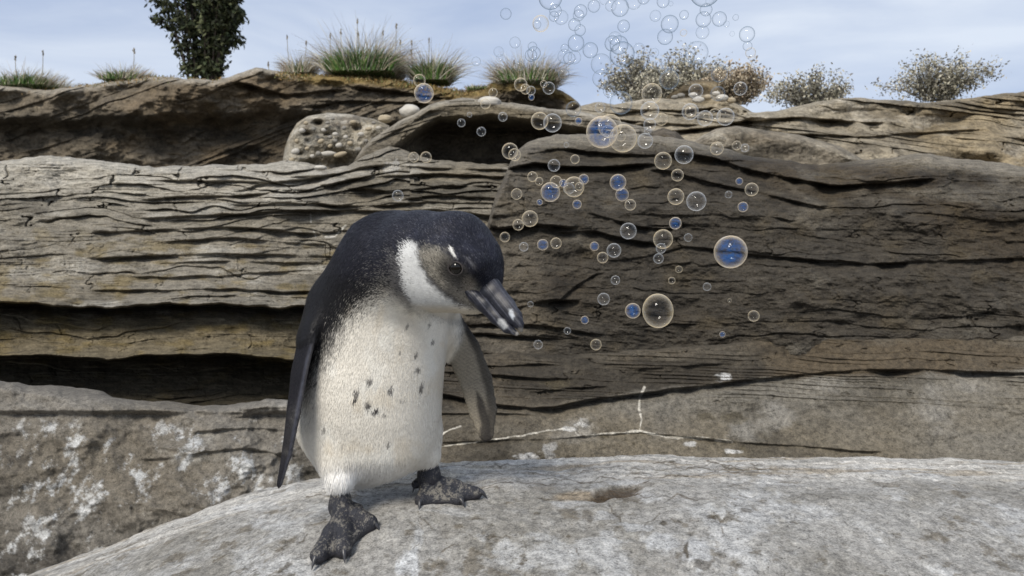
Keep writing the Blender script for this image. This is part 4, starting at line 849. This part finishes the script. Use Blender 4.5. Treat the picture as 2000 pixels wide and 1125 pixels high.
foot((P(834, 885, hY2 - .01), .016), (P(838, 930, hY2 - .01), .0175), (842, 966), [((822, 995), (822, 988), .0105), ((906, 990), (894, 986), .0095), ((950, 972), (930, 973), .0105)], (P(822, 935, hY2 + .005), P(812, 946, hY2 - .005), .0075), .01)
print('penguin', time.time() - T0)
#PENGUIN>
#<BUBBLES
# ------------------------------------------------------------------ soap bubbles
def film(name, rim, centre=None, cfac=0.0, gl=.10, rimf=.62, p=3.2, mixw=.55):
    m = bpy.data.materials.new(name); m.use_nodes = True; t = m.node_tree; n = t.nodes; l = t.links; n.clear()
    out = n.new('ShaderNodeOutputMaterial'); tr = n.new('ShaderNodeBsdfTransparent'); gs = n.new('ShaderNodeBsdfGlossy'); gs.inputs['Roughness'].default_value = .03
    di = n.new('ShaderNodeBsdfDiffuse'); tl = n.new('ShaderNodeBsdfTranslucent')
    lw = n.new('ShaderNodeLayerWeight'); lw.inputs['Blend'].default_value = .5
    def math_(op, a, b=None):
        q = n.new('ShaderNodeMath'); q.operation = op; q.use_clamp = True
        for i, v in enumerate((a, b)):
            if v is None: continue
            if isinstance(v, (int, float)): q.inputs[i].default_value = v
            else: l.new(v, q.inputs[i])
        return q.outputs[0]
    tcn = n.new('ShaderNodeTexCoord'); nz_ = n.new('ShaderNodeTexNoise'); nz_.inputs['Scale'].default_value = 2.2; nz_.inputs['Detail'].default_value = 5; nz_.inputs['Distortion'].default_value = 1.2
    oi = n.new('ShaderNodeObjectInfo'); ad = n.new('ShaderNodeVectorMath'); ad.operation = 'ADD'; l.new(tcn.outputs['Object'], ad.inputs[0]); vv = n.new('ShaderNodeCombineXYZ')
    k = n.new('ShaderNodeMath'); k.operation = 'MULTIPLY'; k.inputs[1].default_value = 50; l.new(oi.outputs['Random'], k.inputs[0]); l.new(k.outputs[0], vv.inputs[0]); l.new(vv.outputs[0], ad.inputs[1]); l.new(ad.outputs[0], nz_.inputs['Vector'])
    # thin film colours drift between gold, clear and faint blue
    cr = n.new('ShaderNodeValToRGB'); l.new(nz_.outputs['Fac'], cr.inputs[0]); e = cr.color_ramp.elements
    e[0].position = .35; e[0].color = (*[min(1, q * 1.05) for q in rim], 1); e[1].position = .65; e[1].color = (*[(1 - mixw) * q + mixw * v for q, v in zip(rim, (.85, .88, .92))], 1)
    l.new(cr.outputs[0], di.inputs[0]); l.new(cr.outputs[0], tl.inputs[0]); gs.inputs[0].default_value = (.95, .97, 1, 1)
    rimw = math_('MULTIPLY', math_('POWER', lw.outputs['Facing'], p), rimf)
    gfac = math_('ADD', math_('MULTIPLY', math_('POWER', lw.outputs['Facing'], 3.0), .4), gl)
    m1 = n.new('ShaderNodeMixShader'); l.new(gfac, m1.inputs[0]); l.new(tr.outputs[0], m1.inputs[1]); l.new(gs.outputs[0], m1.inputs[2])
    sc2 = n.new('ShaderNodeMixShader'); sc2.inputs[0].default_value = .5; l.new(di.outputs[0], sc2.inputs[1]); l.new(tl.outputs[0], sc2.inputs[2])
    last = m1.outputs[0]
    if centre is not None:
        d2 = n.new('ShaderNodeBsdfDiffuse'); d2.inputs[0].default_value = (*centre, 1); t2 = n.new('ShaderNodeBsdfTranslucent'); t2.inputs[0].default_value = (*centre, 1)  # blue reflection inside the bubble, painted as a diffuse tint
        mm = n.new('ShaderNodeMixShader'); l.new(d2.outputs[0], mm.inputs[1]); l.new(t2.outputs[0], mm.inputs[2])
        sep = n.new('ShaderNodeSeparateXYZ'); l.new(tcn.outputs['Object'], sep.inputs[0]); az = math_('ABSOLUTE', sep.outputs[2])
        bandm = math_('MULTIPLY', az, 7.0)
        rad = math_('SUBTRACT', 1.0, math_('MULTIPLY', lw.outputs['Facing'], 1.9)); msk = math_('MULTIPLY', math_('SUBTRACT', nz_.outputs['Fac'], .42), 7.0)
        f2 = math_('MULTIPLY', math_('MULTIPLY', math_('POWER', rad, .5), cfac), math_('MULTIPLY', bandm, math_('ADD', math_('MULTIPLY', msk, .8), .12)))
        m2 = n.new('ShaderNodeMixShader'); l.new(f2, m2.inputs[0]); l.new(last, m2.inputs[1]); l.new(mm.outputs[0], m2.inputs[2]); last = m2.outputs[0]
    m3 = n.new('ShaderNodeMixShader'); l.new(rimw, m3.inputs[0]); l.new(last, m3.inputs[1]); l.new(sc2.outputs[0], m3.inputs[2]); l.new(m3.outputs[0], out.inputs[0])
    return m
FM = {'c': film('film_clear', (.86, .85, .80), gl=.022, rimf=.75, p=3.4), 'g': film('film_gold', (.92, .74, .44), gl=.012, rimf=.9, p=2.6, mixw=.35),
      'b': film('film_blue', (.92, .72, .44), (.02, .17, .55), .42, gl=.015, rimf=.9, p=2.6), 's': film('film_sky', (.03, .12, .20), gl=.012, rimf=.95, p=3.6, mixw=.25), 'w': film('film_faint', (.12, .22, .32), gl=.01, rimf=.5, p=3.4, mixw=.3)}
BUB = '''988 27 11 s|1075 -5 23 s|1085 21 12 s|1082 32 10 s|1096 34 14 w|1056 46 16 g|1049 48 8 s|1134 22 13 s|1130 30 11 s|1122 48 12 s|1133 59 11 s|1160 12 12 s|1211 15 17 s|1193 11 11 w|1218 51 12 s|1125 84 16 s|1103 94 8 s|1153 98 15 s|1103 110 14 w|1112 114 12 s|1122 112 13 w|1096 132 11 w|1101 145 11 s|1040 91 9 s|1037 108 12 s|1043 104 13 s|1006 83 11 w|974 101 10 w|976 113 7 w|1196 85 15 s|1209 88 18 s|1215 106 24 s|1201 75 13 w|1248 95 11 w|1174 125 20 w|1174 153 17 w|1295 3 12 s|1310 7 5 s|1280 31 11 w|1308 47 17 s|1299 72 15 s|1336 29 9 s|1377 -18 30 s|1379 19 12 s|1374 38 15 s|1405 37 14 s|1372 63 13 w|1437 34 6 s|1459 67 15 s|1460 90 9 s|1361 103 22 w|1347 112 10 s|1405 144 16 w|1307 155 19 w|1295 134 10 w|1190 178 12 w|1335 64 7 g|1466 103 10 g|1180 0 9 w|1238 3 15 w|1257 -4 12 s|1386 2 8 w|1419 47 6 w|1430 66 5 w|1278 103 9 w|930 120 9 w|1015 128 9 w
1017 165 13 g|1026 174 10 g|1037 177 9 c|1038 190 6 b|1062 164 7 g|1072 172 12 c|1359 178 14 c|1273 183 20 g|1269 216 18 c|1213 201 22 w|1402 183 14 w|1446 173 13 c|1348 218 16 c|1349 218 11 g|1377 231 15 c|1396 224 12 g|1417 228 17 c|1269 243 12 c|1292 233 12 g|1265 255 7 c|1176 258 31 b|1191 246 23 g|1187 256 12 c|1189 262 8 c|1217 270 27 g|1120 213 15 w|1172 210 10 c|1130 236 7 b|1260 275 15 c|1213 267 9 g|1054 236 17 g|1079 240 18 c|982 228 9 c|996 295 16 g|1005 302 12 g|1082 323 12 c|1123 311 9 g|1336 302 18 c|1295 314 17 g|1323 342 12 g|1400 290 13 g|1439 284 9 g|1455 289 8 c|1040 345 10 g|1053 354 8 g|1075 375 19 b|1086 355 12 g|1100 358 8 b|1121 365 20 g|1111 368 11 c|1131 364 8 g|1140 350 10 b|1127 399 9 b|1054 395 6 b|1009 379 11 g|1207 356 16 b|1215 380 13 b|1231 400 11 g|1320 384 16 g|1360 393 19 c|1444 354 7 b|1423 380 7 c|1451 404 10 b|1468 370 13 g
1035 427 16 g|1012 439 11 g|986 463 10 g|1023 482 9 c|1060 478 11 b|1086 475 11 g|1161 481 9 b|1177 503 11 g|1199 489 14 c|1227 451 16 c|1319 436 12 b|1344 464 8 c|1295 467 19 g|1291 485 10 c|1286 505 10 c|1427 492 32 b|1202 547 9 c|1326 526 7 g|1312 548 7 g|1381 560 8 c|1425 587 4 g|1179 584 12 c|1236 607 15 b|1285 607 30 g|1036 594 6 c|1142 625 8 b|1108 646 7 c|1051 673 9 c|1164 673 11 g|1411 653 6 b|1472 617 11 g|1106 283 5 c
828 182 19 b|819 157 12 g|948 203 10 g|963 181 9 g|901 240 8 c|917 224 5 c|940 257 9 c|808 307 10 g|832 307 11 g|777 382 11 c'''
BUB = [(float(a), float(b), float(c), d) for a, b, c, d in (q.split() for q in BUB.replace('\n', '|').split('|') if q.strip())]
def zone(x, y):
    if y < 150 or (x > 1140 and y < 160):
        if x < 1070: return 'in the sky above the wispy grass' if y >= 75 else 'high in the sky left of the swarm'
        if x < 1165: return ('high in the sky right of the wispy grass', 'in the sky just right of the wispy grass')[y > 75]
        if x < 1270: return ('high in the sky above the leftmost bush', 'in the sky low beside the leftmost bush')[y > 75]
        if x < 1350: return ('high in the sky above the mossy mound', 'in the sky just above the mossy mound')[y > 75]
        return ('high in the sky above the beige bush', 'in the sky just above the beige bush')[y > 75]
    if x < 880: return 'in front of the grassy bank' if y < 200 else 'in front of the layered cliff'
    if x < 975: return 'in front of the overhanging slab'
    if y < 215: return 'in front of the wispy grass mound' if x < 1150 else 'in front of the bushes and mossy mound'
    if y < 275: return 'above the left end of the dark outcrop' if x < 1160 else 'in front of the stacked pale rocks' if x < 1330 else 'right over the stacked pale rocks'
    if y < 330: return "on the dark outcrop's left rim" if x < 1150 else "on the dark outcrop's right rim"
    if y < 415: return ('in the cluster right of the hollow' if x < 1160 else 'upper middle of the dark outcrop' if x < 1290 else 'upper right of the dark outcrop')
    if y < 530: return ('beside the penguin\'s forehead' if x < 1110 else 'at the middle of the dark outcrop' if x < 1290 else 'right middle of the dark outcrop')
    return ('right of the penguin\'s beak' if x < 1190 else 'low over the right of the dark outcrop')
sw = lambda r: 'tiny' if r < 7.5 else 'small' if r < 11 else 'medium' if r < 15.5 else 'large' if r < 24 else 'very large'
tw = {'c': 'clear', 'g': 'gold-tinted', 'b': 'blue-centred', 's': 'clear', 'w': 'faint'}
from collections import defaultdict
cls = defaultdict(list)
for i, (x, y, r, t) in enumerate(BUB): cls[(sw(r), tw[t], zone(x, y))].append(i)
lab = {}
ordn = ['leftmost', 'second from left', 'third from left', 'fourth from left', 'fifth from left', 'sixth from left', 'seventh from left']
for (a, t, z), ids in cls.items():
    ids.sort(key=lambda i: BUB[i][0])
    for k, i in enumerate(ids):
        extra = '' if len(ids) == 1 else (', the left one' if k == 0 else ', the right one') if len(ids) == 2 else ', ' + (ordn[k] if k < len(ids) - 1 else 'rightmost')
        lab[i] = f'{a} {t} soap bubble {z}{extra}'
bmq = bmesh.new(); bmesh.ops.create_icosphere(bmq, subdivisions=4, radius=1.0); tmpl = {}
for k in FM:
    me = bpy.data.meshes.new('soap_bubble'); bmq.to_mesh(me); me.polygons.foreach_set('use_smooth', np.ones(len(me.polygons), bool)); me.materials.append(FM[k]); tmpl[k] = me
bmq.free(); rb = random.Random(11)
for i, (x, y, r, t) in enumerate(BUB):
    Y = 1.15 + .55 * rb.random() + (.15 if t in 'sw' else 0)
    if r > 25: Y = 1.0
    o = link('soap_bubble', tmpl[t], loc=P(x, y, Y)); s = r / F * Y; zs = 1.12 if (x, y) == (1285, 607) else 1.0
    o.scale = (s, s, s * zs); o.rotation_euler = (rb.uniform(-.15, .15), rb.uniform(-.12, .12), rb.uniform(0, 6))
    tag(o, lab[i], 'soap bubble', 'soap bubbles drifting in the air')
#BUBBLES>
print('done', time.time() - T0)
